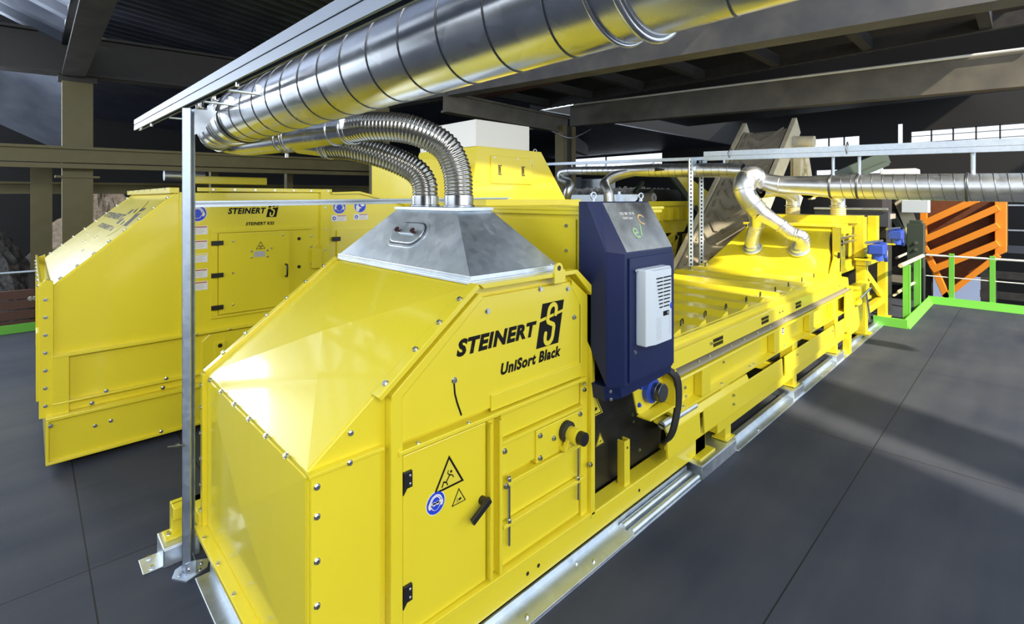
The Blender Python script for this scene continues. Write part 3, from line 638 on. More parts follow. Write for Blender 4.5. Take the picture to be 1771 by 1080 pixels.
bolts(BS, [(2.78, 2.10, 0.45), (3.32, 2.10, 0.60), (3.40, 2.10, 0.36), (3.30, 2.10, 0.66)], (0, -1, 0), 0.010)

# base beam of the front machine
BF = thing('base_frame', 'long yellow base beam under the front housing ending at a foot on the rail', 'machine frame', (2.6, 2.0, 0.1))
mb = MB().box(1.16, 4.25, 1.965, 2.09, 0.115, 0.265); bb = mb.build('side_beam', 'yellow', BF, 0.008)
B(0.83, 4.25, 3.50, 3.62, 0.115, 0.265).build('far_beam', 'yellow', BF, 0.006)
MB().prism_xz([(1.16, 0.262), (2.64, 0.262), (2.64, 0.28), (1.16, 0.30)], 1.955, 2.03).build('sill_strip', 'yellow', BF, 0.003)
for x in (2.02, 2.11, 3.18): MB().tube([(x, 1.964, 0.19), (x, 1.962, 0.19)], 0.011, 14).build('bolt_hole', 'black', bb)
mb = MB().box(3.03, 3.10, 1.99, 2.005, 0.26, 0.58).box(3.03, 3.042, 2.005, 2.05, 0.26, 0.58).box(3.09, 3.10, 2.005, 2.05, 0.26, 0.58); up_ = mb.build('upright', 'yellow', BF, 0.002)
MB().tube([(3.065, 1.989, 0.53), (3.065, 1.987, 0.53)], 0.008, 10).build('bolt_hole', 'black', up_)
B(4.06, 4.25, 1.965, 2.11, 0.115, 0.42).build('end_post', 'yellow', BF, 0.006)
B(4.02, 4.30, 1.90, 2.12, 0.118, 0.132).build('foot_plate', 'yellow', BF, 0.003)
mb = MB().box(3.70, 3.82, 2.05, 2.7, 0.265, 0.30).box(4.02, 4.12, 2.05, 2.9, 0.36, 0.42); mb.build('cross_member', 'yellow', BF, 0.004)
mb = MB().prism_xz([(4.0, 0.42), (4.3, 0.50), (4.42, 0.44), (4.42, 0.32), (4.28, 0.27)], 2.0, 2.05); mb.build('gusset', 'yellow', BF, 0.004)
# ================================================================== CONTROL CABINET
CA = thing('control_cabinet', 'dark navy control cabinet with sloping glass front and grey cooling unit', 'control cabinet', (2.95, 1.9, 1.05))
xa, xb = 2.60, 3.32
def cabprof(k):   # k = 0 outer end profile, 1 = front profile after the chamfer
    return [(2.06, 2.285), (1.99, 2.285), (1.84+0.0, 1.97), (1.84, 1.12), (2.06, 1.50)] if k == 0 else [(2.06, 2.285), (1.955, 2.285), (1.76, 1.955), (1.76, 1.12), (2.06, 1.50)]
mb = MB(); secs = [(xa, 0), (xa+0.085, 1), (xb-0.03, 1), (xb, 0)]
rings = [[(x, y, z) for y, z in cabprof(k)] for x, k in secs]
vs = [p for r_ in rings for p in r_]; n = 5
fs = [(i*n+k, i*n+(k+1) % n, (i+1)*n+(k+1) % n, (i+1)*n+k) for i in range(3) for k in range(n)] + [list(range(n))[::-1], list(range(3*n, 4*n))]
mb.add(vs, fs); mb.build('housing', 'navy', CA, 0.004)
MB().loft([(xa, 1.86, 1.12), (xa+0.07, 1.785, 1.12), (xb, 1.785, 1.12), (xb, 2.02, 1.12), (xa, 2.02, 1.12)], [(xa+0.02, 1.86, 1.02), (xa+0.10, 1.79, 1.04), (xb, 1.79, 1.06), (xb, 2.02, 1.06), (xa+0.02, 2.02, 1.02)]).build('lower_box', 'navy', CA, 0.004)
bolts(CA, [(xa+0.03, 1.83, 1.09), (xa+0.035, 1.83, 1.04)], (-0.7, -0.7, 0), 0.008)
cd = B(2.72, 3.285, 1.748, 1.762, 1.14, 1.925).build('door', 'navy', CA, 0.003)
M['panel'] = mat('speckled_window_panel', (0.16, 0.17, 0.18), 0.16, 0.75, noise=((0.42, 0.43, 0.42), 0.34), bump=(520, 0.10, 0.001), nscale=4)
s0, s1 = V(0, 1.955, 2.285), V(0, 1.76, 1.955); dn = (s1-s0).normalized(); FP = Frame((2.70, s1.y, s1.z), (1, 0, 0), -dn)
hgt = (s1-s0).length
mb = MB(); flat(mb, FP, [(0.012, 0.010), (0.585, 0.010), (0.585, hgt-0.010), (0.012, hgt-0.010)], 0.003, 0.003); wp = mb.build('window_panel', 'panel', CA, 0.001)
text(wp, 'lettering', '032 387 18 18', FP, 0.14, 0.275, 0.17, 0.022, m='white', bold=0.02, h=0.0045, shear=-0.1)  # sign reflected in the glass, painted on as lettering and marks
text(wp, 'lettering', '3250 Lyss', FP, 0.15, 0.238, 0.115, 0.024, m='white', bold=0.02, h=0.0045, shear=-0.1)
M['reflgreen'] = mat('reflected_green', (0.30, 0.48, 0.26), 0.3); M['reflorange'] = mat('reflected_orange', (0.70, 0.45, 0.18), 0.3)  # colours of the reflected logo, painted onto the glass
mb = MB(); stroke(mb, FP, [(0.20, 0.135), (0.245, 0.14), (0.24, 0.165), (0.215, 0.172), (0.195, 0.150), (0.195, 0.125), (0.215, 0.105), (0.245, 0.108)], 0.016, 0.0045); stroke(mb, FP, [(0.27, 0.115), (0.30, 0.165), (0.315, 0.20)], 0.014, 0.0045); mb.build('reflected_letter', 'reflgreen', wp)
mb = MB(); stroke(mb, FP, [(0.37+0.042*math.cos(a), 0.235+0.036*math.sin(a)) for a in [0.6+i*0.35 for i in range(13)]], 0.011, 0.0045); mb.build('reflected_swirl', 'reflorange', wp)
MB().tube([(2.775, 1.748, 1.845), (2.775, 1.735, 1.845)], 0.010, 10).bar((2.775, 1.735, 1.845), (2.80, 1.732, 1.838), 0.006, 0.010, (0, -1, 0)).build('key_latch', 'chrome', cd)
bolts(cd, [(2.775, 1.748, 1.325)], (0, -1, 0), 0.010)
for x in (2.68, 2.98, 3.26):
    mb = MB().ring((x, 2.00, 2.325), (0.35, 1, 0), 0.020, 0.0065, 18, 8); mb.tube([(x, 2.0, 2.283), (x, 2.0, 2.303)], 0.012, 10)
    if x == 2.98: mb = MB().box(x-0.018, x+0.018, 1.985, 2.015, 2.283, 2.335).tube([(x, 2.0, 2.335), (x, 2.0, 2.355)], 0.009, 8)
    mb.build('eye_bolt' if x != 2.98 else 'cable_gland', 'strut', CA)
# cooling unit
AC = B(2.79, 3.105, 1.672, 1.750, 1.365, 1.855).build('cooling_unit', 'acgrey', CA, 0.010, 3)
AC['label'] = 'light grey cooling unit with dark louvres'
mb = MB(); mb.loft([(2.795, 1.674, 1.37), (2.86, 1.645, 1.375), (3.06, 1.645, 1.375), (3.10, 1.674, 1.37)], [(2.795, 1.674, 1.85), (2.86, 1.648, 1.842), (3.06, 1.648, 1.842), (3.10, 1.674, 1.85)]); mb.build('cover', 'acgrey', AC, 0.003)
FA = Frame((0, 1.645, 0), (1, 0, 0), (0, 0, 1)); mb = MB()
for k in range(9):
    z = 1.790-0.0235*k; ins = 0.0045*k
    flat(mb, FA, [(2.868+ins, z), (2.945, z), (2.945, z+0.008), (2.868+ins, z+0.008)], 0.0012); flat(mb, FA, [(2.957, z), (3.052-ins*0.6, z), (3.052-ins*0.6, z+0.008), (2.957, z+0.008)], 0.0012)
mb.build('louvre', 'print', AC)
mb = MB()
for k in range(10):
    z = 1.535-0.0145*k; flat(mb, FA, [(2.868, z), (2.925, z), (2.925, z+0.003), (2.868, z+0.003)], 0.0012); flat(mb, FA, [(3.02, z+0.02), (3.052, z+0.02), (3.052, z+0.023), (3.02, z+0.023)], 0.0012)
mb.build('lower_louvre', 'printgrey', AC)
mb = MB(); flat(mb, FA, [(2.952, 1.545), (3.022, 1.545), (3.022, 1.575), (2.952, 1.575)], 0.002, 0.002); dsp = mb.build('display', 'print', AC)
mb = MB(); flat(mb, FA, [(3.000, 1.552), (3.014, 1.552), (3.014, 1.568), (3.000, 1.568)], 0.003, 0.001); mb.build('button', 'printgrey', dsp)
mb = MB(); flat(mb, FA, disc(3.052, 1.60, 0.014, 16, 0.02), 0.0014); mb.build('badge', 'signblue', AC)

# bearing bracket and blue drive below the cabinet
BK = thing('drive_bracket', 'yellow bracket holding a blue motor with round dark cap below the navy cabinet', 'motor bracket', (3.2, 1.9, 0.8))
mb = MB().prism_xz([(2.72, 1.02), (2.98, 1.03), (3.06, 0.80), (3.12, 0.775), (3.42, 0.83), (3.42, 1.10), (3.0, 1.10), (2.98, 1.045), (2.72, 1.035)], 1.90, 1.915)
mb.box(3.06, 3.42, 1.80, 1.91, 0.775, 0.79); mb.box(3.40, 3.42, 1.80, 1.91, 0.79, 1.05); mb.build('plate', 'yellow', BK, 0.004)
MB().tube([(3.20, 1.99, 0.935), (3.20, 1.86, 0.935)], 0.088, 28).build('motor', 'blue', BK, 0.004)
mb = MB().tube([(3.22, 1.87, 0.93), (3.22, 1.79, 0.93)], 0.060, 28); mb.ring((3.22, 1.80, 0.93), (0, 1, 0), 0.060, 0.006); mb.ring((3.22, 1.83, 0.93), (0, 1, 0), 0.061, 0.005); cp = mb.build('end_cap', 'seam', BK)
bolts(BK, [(3.09, 1.898, 0.98), (3.07, 1.898, 0.86), (3.33, 1.898, 1.02), (3.37, 1.898, 0.88)], (0, -1, 0), 0.013, 'blue')
bolts(BK, [(2.74, 1.898, 1.028)], (0, -1, 0), 0.010)
CB = thing('cable_bundle', 'bundle of black cables hanging from the navy cabinet to the base beam', 'cables', (3.36, 1.85, 0.5))
for k in range(3):
    o_ = 0.024*k
    MB().tube(spline([(3.32+o_, 1.83, 1.06), (3.40+o_, 1.80, 0.98), (3.42+o_, 1.80, 0.80), (3.38+o_, 1.82, 0.60), (3.42+o_*1.2, 1.90, 0.48), (3.62+o_, 2.02, 0.42), (3.9, 2.15+o_, 0.50)], 8), 0.016, 10).build('cable', 'rubber', CB)

# ================================================================== CONVEYOR
CV = thing('feed_conveyor', 'long yellow covered feed conveyor running back from the navy cabinet', 'conveyor', (6.4, 2.9, 0.3))
MB().box(3.62, 8.9, 2.10, 3.95, 0.62, 1.10).build('trough', 'yellow', CV, 0.004)
# covers with raised rib and bow handles
cx = [4.02, 4.50, 4.98, 5.49, 5.96, 6.44, 6.92, 7.45, 7.99, 8.52]
hx = [4.28, 4.75, 5.23, 5.77, 6.19, 6.69, 7.18, 7.74, 8.27]
edges_ = [3.62] + cx
for i in range(len(cx)):
    x0, x1 = edges_[i]+0.006, edges_[i+1]-0.004
    mb = MB().box(x0, x1, 2.06, 3.98, 1.135, 1.155)
    mb.prism_xz([(x1-0.15, 1.155), (x1-0.035, 1.192), (x1-0.005, 1.192), (x1-0.005, 1.155)], 2.07, 3.90)
    cv_ = mb.build('cover', 'yellow', CV, 0.003)
    if i > 0 or True:
        hxx = hx[i-1] if 0 < i < 10 else (x0+x1)/2
        for y in (2.20, 3.84): inst('handle', 'bow', handle_bow(0.090, 0.050, 0.0065), 'black', cv_, (x1-0.22 if i in (0, 9) else hxx, y, 1.153), (0, 0, 0.25))
B(3.40, 8.9, 2.02, 2.10, 1.09, 1.150).build('side_lip', 'yellow', CV, 0.006)
mb = MB().prism_yz([(2.06, 1.10), (1.955, 1.085), (1.945, 0.955), (1.99, 0.945), (2.06, 0.945)], 3.33, 9.15); fa = mb.build('fascia', 'yellow', CV, 0.003)
FF = Frame((0, 1.948, 0), (1, 0, 0), (0, 0, 1))
for x, s_ in ((4.47, 1), (5.62, 1), (6.72, 1)):
    mb = MB()
    for r_ in range(2):
        for k in range(6 if s_ else 5): flat(mb, Frame((0, 1.946, 0), (1, 0, 0), (0, 0, 1)), [(x-0.10+0.034*k, 0.985+0.040*r_), (x-0.078+0.034*k, 0.985+0.040*r_), (x-0.078+0.034*k, 1.017+0.040*r_), (x-0.10+0.034*k, 1.017+0.040*r_)], 0.002)
    mb.build('vent_grille', 'print', fa)
bolts(fa, [(4.32, 1.945, 1.03), (6.05, 1.945, 1.03), (6.14, 1.945, 1.03), (8.6, 1.945, 1.02)], (0, -1, 0), 0.010)
B(3.50, 9.2, 1.90, 1.99, 0.915, 0.935).build('rubber_ledge', 'ledge', CV, 0.002)
bolts(CV, [(x, 1.93, 0.935) for x in (4.05, 4.25, 4.7, 5.0, 5.35, 5.7, 6.2)], (0, 0, 1), 0.009)
mb = MB().prism_yz([(2.06, 0.905), (1.885, 0.905), (1.88, 0.885), (1.96, 0.875), (1.96, 0.66), (1.885, 0.650), (1.885, 0.632), (2.06, 0.632)], 3.55, 9.5); ch = mb.build('channel_beam', 'yellow', CV, 0.003)
for x in (4.02, 5.72, 6.95, 8.0): MB().box(x, x+0.16, 1.885, 1.96, 0.655, 0.90).build('stiffener', 'yellow', ch, 0.008)
bolts(ch, [(3.70, 1.96, 0.85), (3.70, 1.96, 0.70), (3.88, 1.96, 0.86), (3.86, 1.96, 0.76), (3.88, 1.96, 0.68), (4.60, 1.96, 0.80)], (0, -1, 0), 0.011)
bolts(ch, [(x, 1.91, 0.652) for x in (3.66, 3.74, 4.45, 5.1, 5.2, 6.1, 7.2)], (0, 0, 1), 0.011)
mb = MB(); flat(mb, Frame((6.20, 1.958, 0.80), (1, 0, 0), (0, 0, 1)), disc(0, 0, 0.045, 20), 0.001); mb.m = 1; flat(mb, Frame((6.20, 1.958, 0.80), (1, 0, 0), (0, 0, 1)), disc(0, 0, 0.033, 20), 0.002); mb.m = 0; flat(mb, Frame((6.20, 1.958, 0.80), (1, 0, 0), (0, 0, 1)), [(-0.012, -0.016), (0.012, -0.016), (0.012, 0.016), (-0.012, 0.016)], 0.003); mb.build('round_label', ['white', 'print'], ch)
for (x0, x1) in ((3.42, 3.95), (4.02, 5.92), (6.0, 8.0), (8.06, 9.3)):
    mb = MB().prism_yz([(1.885, 0.56), (1.875, 0.555), (1.865, 0.36), (1.885, 0.36)], x0, x1); sk = mb.build('skirt_panel', 'yellow', CV, 0.002)
mb = MB().prism_yz([(1.99, 0.615), (1.90, 0.605), (1.875, 0.545), (1.885, 0.545), (1.91, 0.59), (1.99, 0.60)], 3.42, 5.0); mb.build('skirt_lip', 'yellow', CV, 0.002)
bolts(CV, [(4.60, 1.865, 0.52), (4.60, 1.865, 0.44), (6.4, 1.868, 0.5), (7.9, 1.868, 0.5)], (0, -1, 0), 0.010)
MB().tube([(3.42, 1.92, 0.60), (3.95, 1.92, 0.60)], 0.03, 14).build('roller', 'galv', CV)
# underframe with legs
FRM = thing('underframe', 'yellow welded underframe with short legs carrying the feed conveyor on the floor rail', 'machine frame', (6.5, 2.0, 0.12))
mb = MB().box(4.35, 8.9, 1.90, 2.02, 0.235, 0.36); mb.build('long_beam', 'yellow', FRM, 0.006)
mb = MB().box(4.35, 8.9, 3.7, 3.82, 0.235, 0.36); mb.build('long_beam', 'yellow', FRM, 0.006)
for x in (4.42, 6.35, 8.15):
    B(x, x+0.17, 1.90, 2.04, 0.36, 0.63).build('post', 'yellow', FRM, 0.005)
    B(x, x+0.12, 2.04, 3.72, 0.25, 0.34).build('cross_member', 'yellow', FRM, 0.004)
for x, w_ in ((4.52, 0.12), (6.38, 0.13), (8.20, 0.13)):
    lg = B(x, x+w_, 1.905, 2.0, 0.13, 0.24).build('leg', 'yellow', FRM, 0.004); B(x-0.03, x+w_+0.03, 1.88, 2.02, 0.125, 0.135).build('foot_plate', 'yellow', lg, 0.002)
for x in (4.44, 6.4, 8.2):
    lg = B(x, x+0.12, 3.7, 3.8, 0.0, 0.24).build('leg', 'yellow', FRM, 0.004)
# outlet end of the conveyor: clamps, lever rods
OE = thing('outlet_frame', 'yellow outlet end frame of the feed conveyor with silver lever rods', 'machine frame', (9.4, 2.0, 0.3))
mb = MB().prism_xz([(8.55, 0.40), (8.55, 0.92), (9.62, 0.95), (9.70, 0.80), (9.62, 0.40), (9.3, 0.26), (8.8, 0.26)], 1.86, 1.88); mb.build('end_plate', 'yellow', OE, 0.004)
B(9.0, 9.9, 1.80, 1.95, 0.93, 0.96).build('ledge', 'yellow', OE, 0.003); B(9.1, 9.95, 1.80, 1.95, 0.68, 0.72).build('ledge', 'yellow', OE, 0.003)
for x in (9.2, 9.45, 9.7): B(x, x+0.10, 1.80, 1.88, 0.72, 0.93).build('block', 'yellow', OE, 0.004)
MB().tube([(9.0, 1.77, 0.80), (9.55, 1.74, 0.90)], 0.018, 10).build('lever_rod', 'chrome', OE)
MB().tube([(9.32, 1.76, 0.83), (9.50, 1.74, 0.38)], 0.022, 10).build('lever_rod', 'chrome', OE)
B(8.7, 8.82, 1.84, 1.93, 0.0, 0.40).build('leg', 'yellow', OE, 0.004)
B(4.9, 9.6, 2.3, 3.6, 0.005, 0.03).build('dummy', 'dark').name = 'drip_tray'
tag(bpy.data.objects['drip_tray'], 'dark drip tray lying on the floor beneath the feed conveyor', 'tray')

# second hood at the far end of the conveyor
H2 = thing('feed_housing', 'yellow sloping feed housing with two hose sockets at the far end of the conveyor covers', 'sorting machine housing', (9.5, 2.9, 1.1))
mb = MB()
lo_ = [(8.55, 2.10, 1.17), (10.4, 2.10, 1.17), (10.4, 3.95, 1.17), (8.55, 3.95, 1.17)]
hi_ = [(9.30, 2.22, 1.85), (10.4, 2.22, 1.85), (10.4, 3.50, 1.85), (9.30, 3.50, 1.85)]
mb.loft(lo_, hi_); mb.build('body', 'yellow', H2, 0.010)
B(8.50, 10.4, 2.04, 4.0, 1.13, 1.18).build('base_flange', 'yellow', H2, 0.004)
B(9.24, 10.45, 2.14, 3.58, 1.85, 1.89).build('lid', 'yellow', H2, 0.006)
B(10.0, 10.5, 2.0, 3.7, 1.89, 2.02).build('top_trough', 'yellow', H2, 0.006)
mb = MB().prism_xz([(8.62, 1.18), (9.32, 1.84), (9.46, 1.84), (8.78, 1.18)], 2.03, 2.09); mb.build('edge_rib', 'yellow', H2, 0.004)
B(8.95, 9.05, 2.02, 2.12, 0.65, 1.86).build('corner_post', 'yellow', H2, 0.004)
mb = MB().prism_xz([(8.80, 1.18), (9.02, 1.44), (9.02, 1.18)], 2.02, 2.06).box(9.0, 9.9, 2.06, 2.12, 1.15, 1.3).box(9.0, 9.9, 2.06, 2.12, 1.74, 1.86); mb.build('side_sheet', 'yellow', H2, 0.003)
for z in (1.40, 1.58): MB().box(8.86+(z-1.4)*0.9, 8.885+(z-1.4)*0.9, 2.0, 2.03, z, z+0.09).build('latch', 'black', H2)
B(9.05, 9.95, 2.12, 2.16, 1.28, 1.76).build('dark_opening', 'blackp', H2)
for z in (1.62, 1.70): MB().tube([(9.0, 2.02, z), (9.95, 2.02, z)], 0.020, 10).build('guide_rod', 'chrome', H2)
B(9.10, 9.34, 2.03, 2.10, 1.25, 1.58).build('guard_box', 'yellow', H2, 0.02)
for (x, y, z) in ((8.86, 3.27, 1.46), (8.88, 2.56, 1.48)):
    nn = V(-0.67, 0, 0.74); mb = MB().ring(V(x, y, z)+nn*0.02, nn, 0.135, 0.022, 26, 8); mb.tube([V(x, y, z), V(x, y, z)+nn*0.10], 0.118, 24); mb.build('hose_socket', 'galv', H2)
# drive frame at the end
DF = thing('drive_stand', 'tall yellow braced stand carrying blue motors behind the feed housing', 'machine stand', (10.8, 1.95, 0.0))
for x, y in ((9.95, 1.88), (11.65, 1.88), (9.95, 3.6), (11.65, 3.6)):
    lg = B(x, x+0.18, y, y+0.14, 0.06, 1.20).build('leg', 'yellow', DF, 0.006); B(x-0.06, x+0.24, y-0.05, y+0.19, 0.05, 0.075).build('foot_plate', 'yellow', lg, 0.003)
    MB().tube([(x+0.09, y+0.07, 0.0), (x+0.09, y+0.07, 0.06)], 0.04, 12).build('levelling_foot', 'black', lg)
B(9.95, 11.83, 1.88, 2.02, 1.18, 1.32).build('top_beam', 'yellow', DF, 0.006); B(9.95, 11.83, 3.6, 3.74, 1.18, 1.32).build('top_beam', 'yellow', DF, 0.006)
MB().bar((10.10, 1.95, 1.12), (11.62, 1.95, 0.48), 0.06, 0.12).build('brace', 'yellow', DF, 0.004)
B(10.1, 11.68, 1.90, 2.0, 0.34, 0.46).build('low_beam', 'yellow', DF, 0.004); MB().bar((10.1, 3.65, 1.0), (11.6, 3.65, 0.46), 0.06, 0.12).build('brace', 'yellow', DF, 0.004)
B(10.0, 10.1, 2.02, 3.6, 0.36, 0.46).build('cross_member', 'yellow', DF); B(11.7, 11.8, 2.02, 3.6, 0.36, 0.46).build('cross_member', 'yellow', DF)
for x in (10.05, 11.05): B(x, x+0.22, 1.92, 2.06, 1.32, 2.0).build('upright_plate', 'yellow', DF, 0.006)
B(10.0, 11.9, 2.1, 3.6, 1.32, 1.8).build('drum_box', 'yellow', DF, 0.01)
for k, (x, y, z, lb) in enumerate(((10.05, 1.62, 1.42, 'blue gear motor on the stand, nearer one beside the feed housing'), (12.1, 1.68, 1.55, 'blue gear motor on the stand, farther one near the black machine'))):
    t = thing('gear_motor', lb, 'motor', (x, y, z-0.1), 'blue gear motors on the yellow stand')
    B(x-0.20, x+0.12, y, y+0.22, z-0.02, z+0.14).build('housing', 'blue', t, 0.02)
    MB().tube([(x-0.10, y+0.1, z-0.12), (x-0.10, y+0.1, z+0.0)], 0.08, 16).build('gearbox', 'blue', t, 0.01)
    B(x+0.12, x+0.22, y+0.02, y+0.2, z-0.10, z+0.16).build('terminal_box', 'blue', t, 0.015)
    MB().tube([(x-0.5, y+0.18, z+0.19), (x+0.15, y+0.08, z+0.19)], 0.022, 10).build('rod', 'chrome', t)
    mb = MB().bar((x+0.2, y+0.05, z-0.0), (x+0.30, y+0.05, z-0.16), 0.05, 0.05); mb.build('torque_arm', 'blue', t, 0.005)
    MB().box(x-0.2, x+0.2, y+0.1, y+0.4, z-0.125, z-0.10).build('mount', 'yellow', t)

# ================================================================== FLOOR RAIL AND FEET
FR = thing('floor_rail', 'long galvanised floor rail beside the yellow machine base', 'floor rail', (2.5, 1.93, 0))
mb = MB().box(0.4, 3.95, 1.86, 2.00, 0.0, 0.010).box(0.4, 3.95, 1.985, 2.00, 0.0, 0.075); mb.build('angle_plate', 'galv', FR, 0.003)
for y, z in ((1.885, 0.030), (1.955, 0.034)): MB().tube([(2.95, y, z), (3.93, y, z)], 0.024, 16).build('tube', 'galv', FR, 0.003)
mb = MB().prism_yz([(1.86, 0.0), (1.862, 0.022), (2.0, 0.036), (2.0, 0.0)], 0.4, 2.95); mb.build('ridge', 'galv', FR, 0.002)
bolts(FR, [(1.30, 1.90, 0.026), (1.95, 1.90, 0.026), (2.55, 1.90, 0.026), (2.45, 1.96, 0.032)], (0, 0, 1), 0.010)
FR2 = thing('floor_rail', 'galvanised floor rail segment further along beside the conveyor legs', 'floor rail', (7.8, 1.93, 0))
mb = MB().box(4.64, 11.9, 1.84, 1.98, 0.0, 0.012).box(4.64, 11.9, 1.93, 1.98, 0.012, 0.06); mb.build('angle_plate', 'galv', FR2, 0.003)
bolts(FR2, [(x, 1.87, 0.012) for x in (5.2, 6.3, 7.4, 8.6, 9.7)], (0, 0, 1), 0.010)
for x0, x1, lb in ((3.95, 4.64, 'galvanised box block under the end foot of the long base beam'), (6.25, 6.62, 'small galvanised block under the middle conveyor leg'), (8.08, 8.45, 'small galvanised block under the farther conveyor leg')):
    t = thing('support_block', lb, 'support block', ((x0+x1)/2, 1.98, 0))
    mb = MB().box(x0, x1, 1.855, 2.20, 0.108, 0.118).box(x0+0.01, x1, 1.855, 1.865, 0.0, 0.108).box(x0+0.06, x0+0.07, 1.865, 2.2, 0.0, 0.108); mb.build('channel', 'galv', t, 0.004)
    B(x0, x0+0.06, 1.87, 1.98, 0.0, 0.006).build('tab', 'strut', t); bolts(t, [(x0+0.03, 1.93, 0.006)], (0, 0, 1), 0.013)
RF = thing('floor_rail', 'galvanised floor channel running under the front face of the big housing', 'floor rail', (0.85, 2.8, 0))
mb = MB().box(0.72, 0.98, 1.4, 3.5, 0.0, 0.012).box(0.80, 0.81, 1.4, 3.5, 0.012, 0.06); mb.build('channel', 'galv', RF, 0.003)
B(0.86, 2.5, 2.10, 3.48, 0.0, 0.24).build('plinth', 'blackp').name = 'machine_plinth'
tag(bpy.data.objects['machine_plinth'], 'black recessed plinth under the big front housing', 'plinth')
# rear left foot bracket
FB = thing('foot_bracket', 'yellow foot bracket bolted on a galvanised block left of the front housing', 'foot bracket', (0.72, 3.80, 0))
mb = MB().box(0.76, 0.86, 3.60, 3.86, 0.245, 0.33).box(0.66, 0.76, 3.84, 3.90, 0.13, 0.33).box(0.62, 0.80, 3.80, 3.92, 0.122, 0.140).box(0.66, 0.86, 3.78, 3.86, 0.25, 0.33); mb.build('arm', 'yellow', FB, 0.006)
bolts(FB, [(0.65, 3.86, 0.140), (0.74, 3.86, 0.140)], (0, 0, 1), 0.014)
mb = MB().box(0.60, 0.80, 3.74, 3.95, 0.112, 0.122).box(0.60, 0.61, 3.74, 3.95, 0.0, 0.112).box(0.60, 0.80, 3.74, 3.75, 0.0, 0.112); mb.build('block', 'galv', FB, 0.006)
B(0.50, 0.60, 3.76, 3.93, 0.0, 0.008).build('floor_tab', 'galv', FB, 0.002); bolts(FB, [(0.55, 3.79, 0.008), (0.55, 3.90, 0.008)], (0, 0, 1), 0.012)
tag(MB().prism_xy([(0.80, 3.40), (0.85, 3.44), (0.83, 3.33), (0.80, 3.35)], 0.0, 0.006).build('debris_scrap', 'black', org=(0.82, 3.38, 0)), 'small dark scrap of debris on the floor by the strut foot', 'debris')

# ================================================================== STRUTS AND BIG DUCT
def strut_bar(name, p0, p1, parent, w_=0.041, h_=0.041, up=(0, 0, 1), slots=None, m='strut', pitch=0.05):
    """slotted channel: three walls with slot marks on the back"""
    p0, p1 = V(p0), V(p1); d = (p1-p0).normalized(); s_ = d.cross(V(up)).normalized(); u = s_.cross(d).normalized(); t_ = 0.003
    mb = MB()
    mb.bar(p0-s_*(w_/2-t_/2), p1-s_*(w_/2-t_/2), t_, h_, u); mb.bar(p0+s_*(w_/2-t_/2), p1+s_*(w_/2-t_/2), t_, h_, u); mb.bar(p0-u*(h_/2-t_/2), p1-u*(h_/2-t_/2), w_, t_, u)
    mb.bar(p0-s_*(w_/2-0.006)+u*(h_/2-t_/2), p1-s_*(w_/2-0.006)+u*(h_/2-t_/2), 0.010, t_, u); mb.bar(p0+s_*(w_/2-0.006)+u*(h_/2-t_/2), p1+s_*(w_/2-0.006)+u*(h_/2-t_/2), 0.010, t_, u)
    if slots:
        mb.m = 1; L = (p1-p0).length; k = 0.03
        for f in slots:
            k = 0.03; q = {'back': -u, 'front': u, 'left': -s_, 'right': s_, 'inner': u}[f]; wd_ = s_ if f in ('back', 'front', 'inner') else u
            while k < L-0.03:
                c = p0+d*k+(q*(h_/2+0.0006) if f != 'inner' else -u*(h_/2-0.0045)); a = wd_*(0.011 if f == 'inner' else w_*0.2); b = d*pitch*0.27
                mb.poly([c-a-b, c+a-b, c+a+b, c-a+b] if q.dot((a*1).cross(b)) > 0 else [c-a+b, c+a+b, c+a-b, c-a-b]); k += pitch
    return mb.build(name, [m, 'black'], parent)
PS = thing('support_post', 'tall slotted strut post left of the front housing carrying the overhead rail', 'support post', (0.71, 3.61, 0))
strut_bar('post', (0.71, 3.61, 0.01), (0.71, 3.61, 2.86), PS, 0.050, 0.050, up=(0.75, -0.66, 0), slots=['inner'])
mb = MB().prism_xy([(0.62, 3.60), (0.68, 3.51), (0.80, 3.56), (0.83, 3.64), (0.72, 3.70), (0.65, 3.67)], 0.0, 0.008); mb.build('base_plate', 'strut', PS)
mb = MB().box(0.73, 0.735, 3.55, 3.65, 0.008, 0.09).box(0.68, 0.735, 3.545, 3.555, 0.008, 0.09); mb.build('base_bracket', 'strut', PS)
bolts(PS, [(0.66, 3.60, 0.008), (0.76, 3.57, 0.008), (0.78, 3.63, 0.008), (0.705, 3.70, 0.008)], (0, 0, 1), 0.009); bolts(PS, [(0.70, 3.544, 0.05)], (0, -1, 0), 0.007)
MB().prism_xz([(0.735, 2.86), (0.86, 2.86), (0.78, 2.72), (0.735, 2.70)], 3.585, 3.60).build('gusset', 'strut', PS)
MB().tube([(0.66, 3.61, 0.80), (0.64, 3.61, 0.80)], 0.014, 8).tube([(0.60, 3.60, 0.81), (0.70, 3.60, 0.79)], 0.006, 6).build('clamp_bolt', 'seam', PS)
RL = thing('overhead_rail', 'pair of stacked strut rails running above the big near duct', 'rail', (0.71, 3.6, 2.88))
strut_bar('upper_channel', (0.71, -1.0, 2.84), (0.71, 5.66, 3.00), RL, 0.045, 0.045, up=(0, 0, 1), m='strut_dark')
strut_bar('lower_channel', (0.71, -1.0, 2.79), (0.71, 5.66, 2.95), RL, 0.045, 0.045, up=(0, 0, -1), m='strut_dark')
for y in (4.9, 2.6, 1.0): MB().tube([(0.71, y, 2.80+0.024*y), (0.71, y, 2.77+0.024*y)], 0.010, 8).build('stud', 'chrome', RL)
for y, z0 in ((4.05, 2.86), (3.45, 2.85), (2.9, 2.84)):
    pass
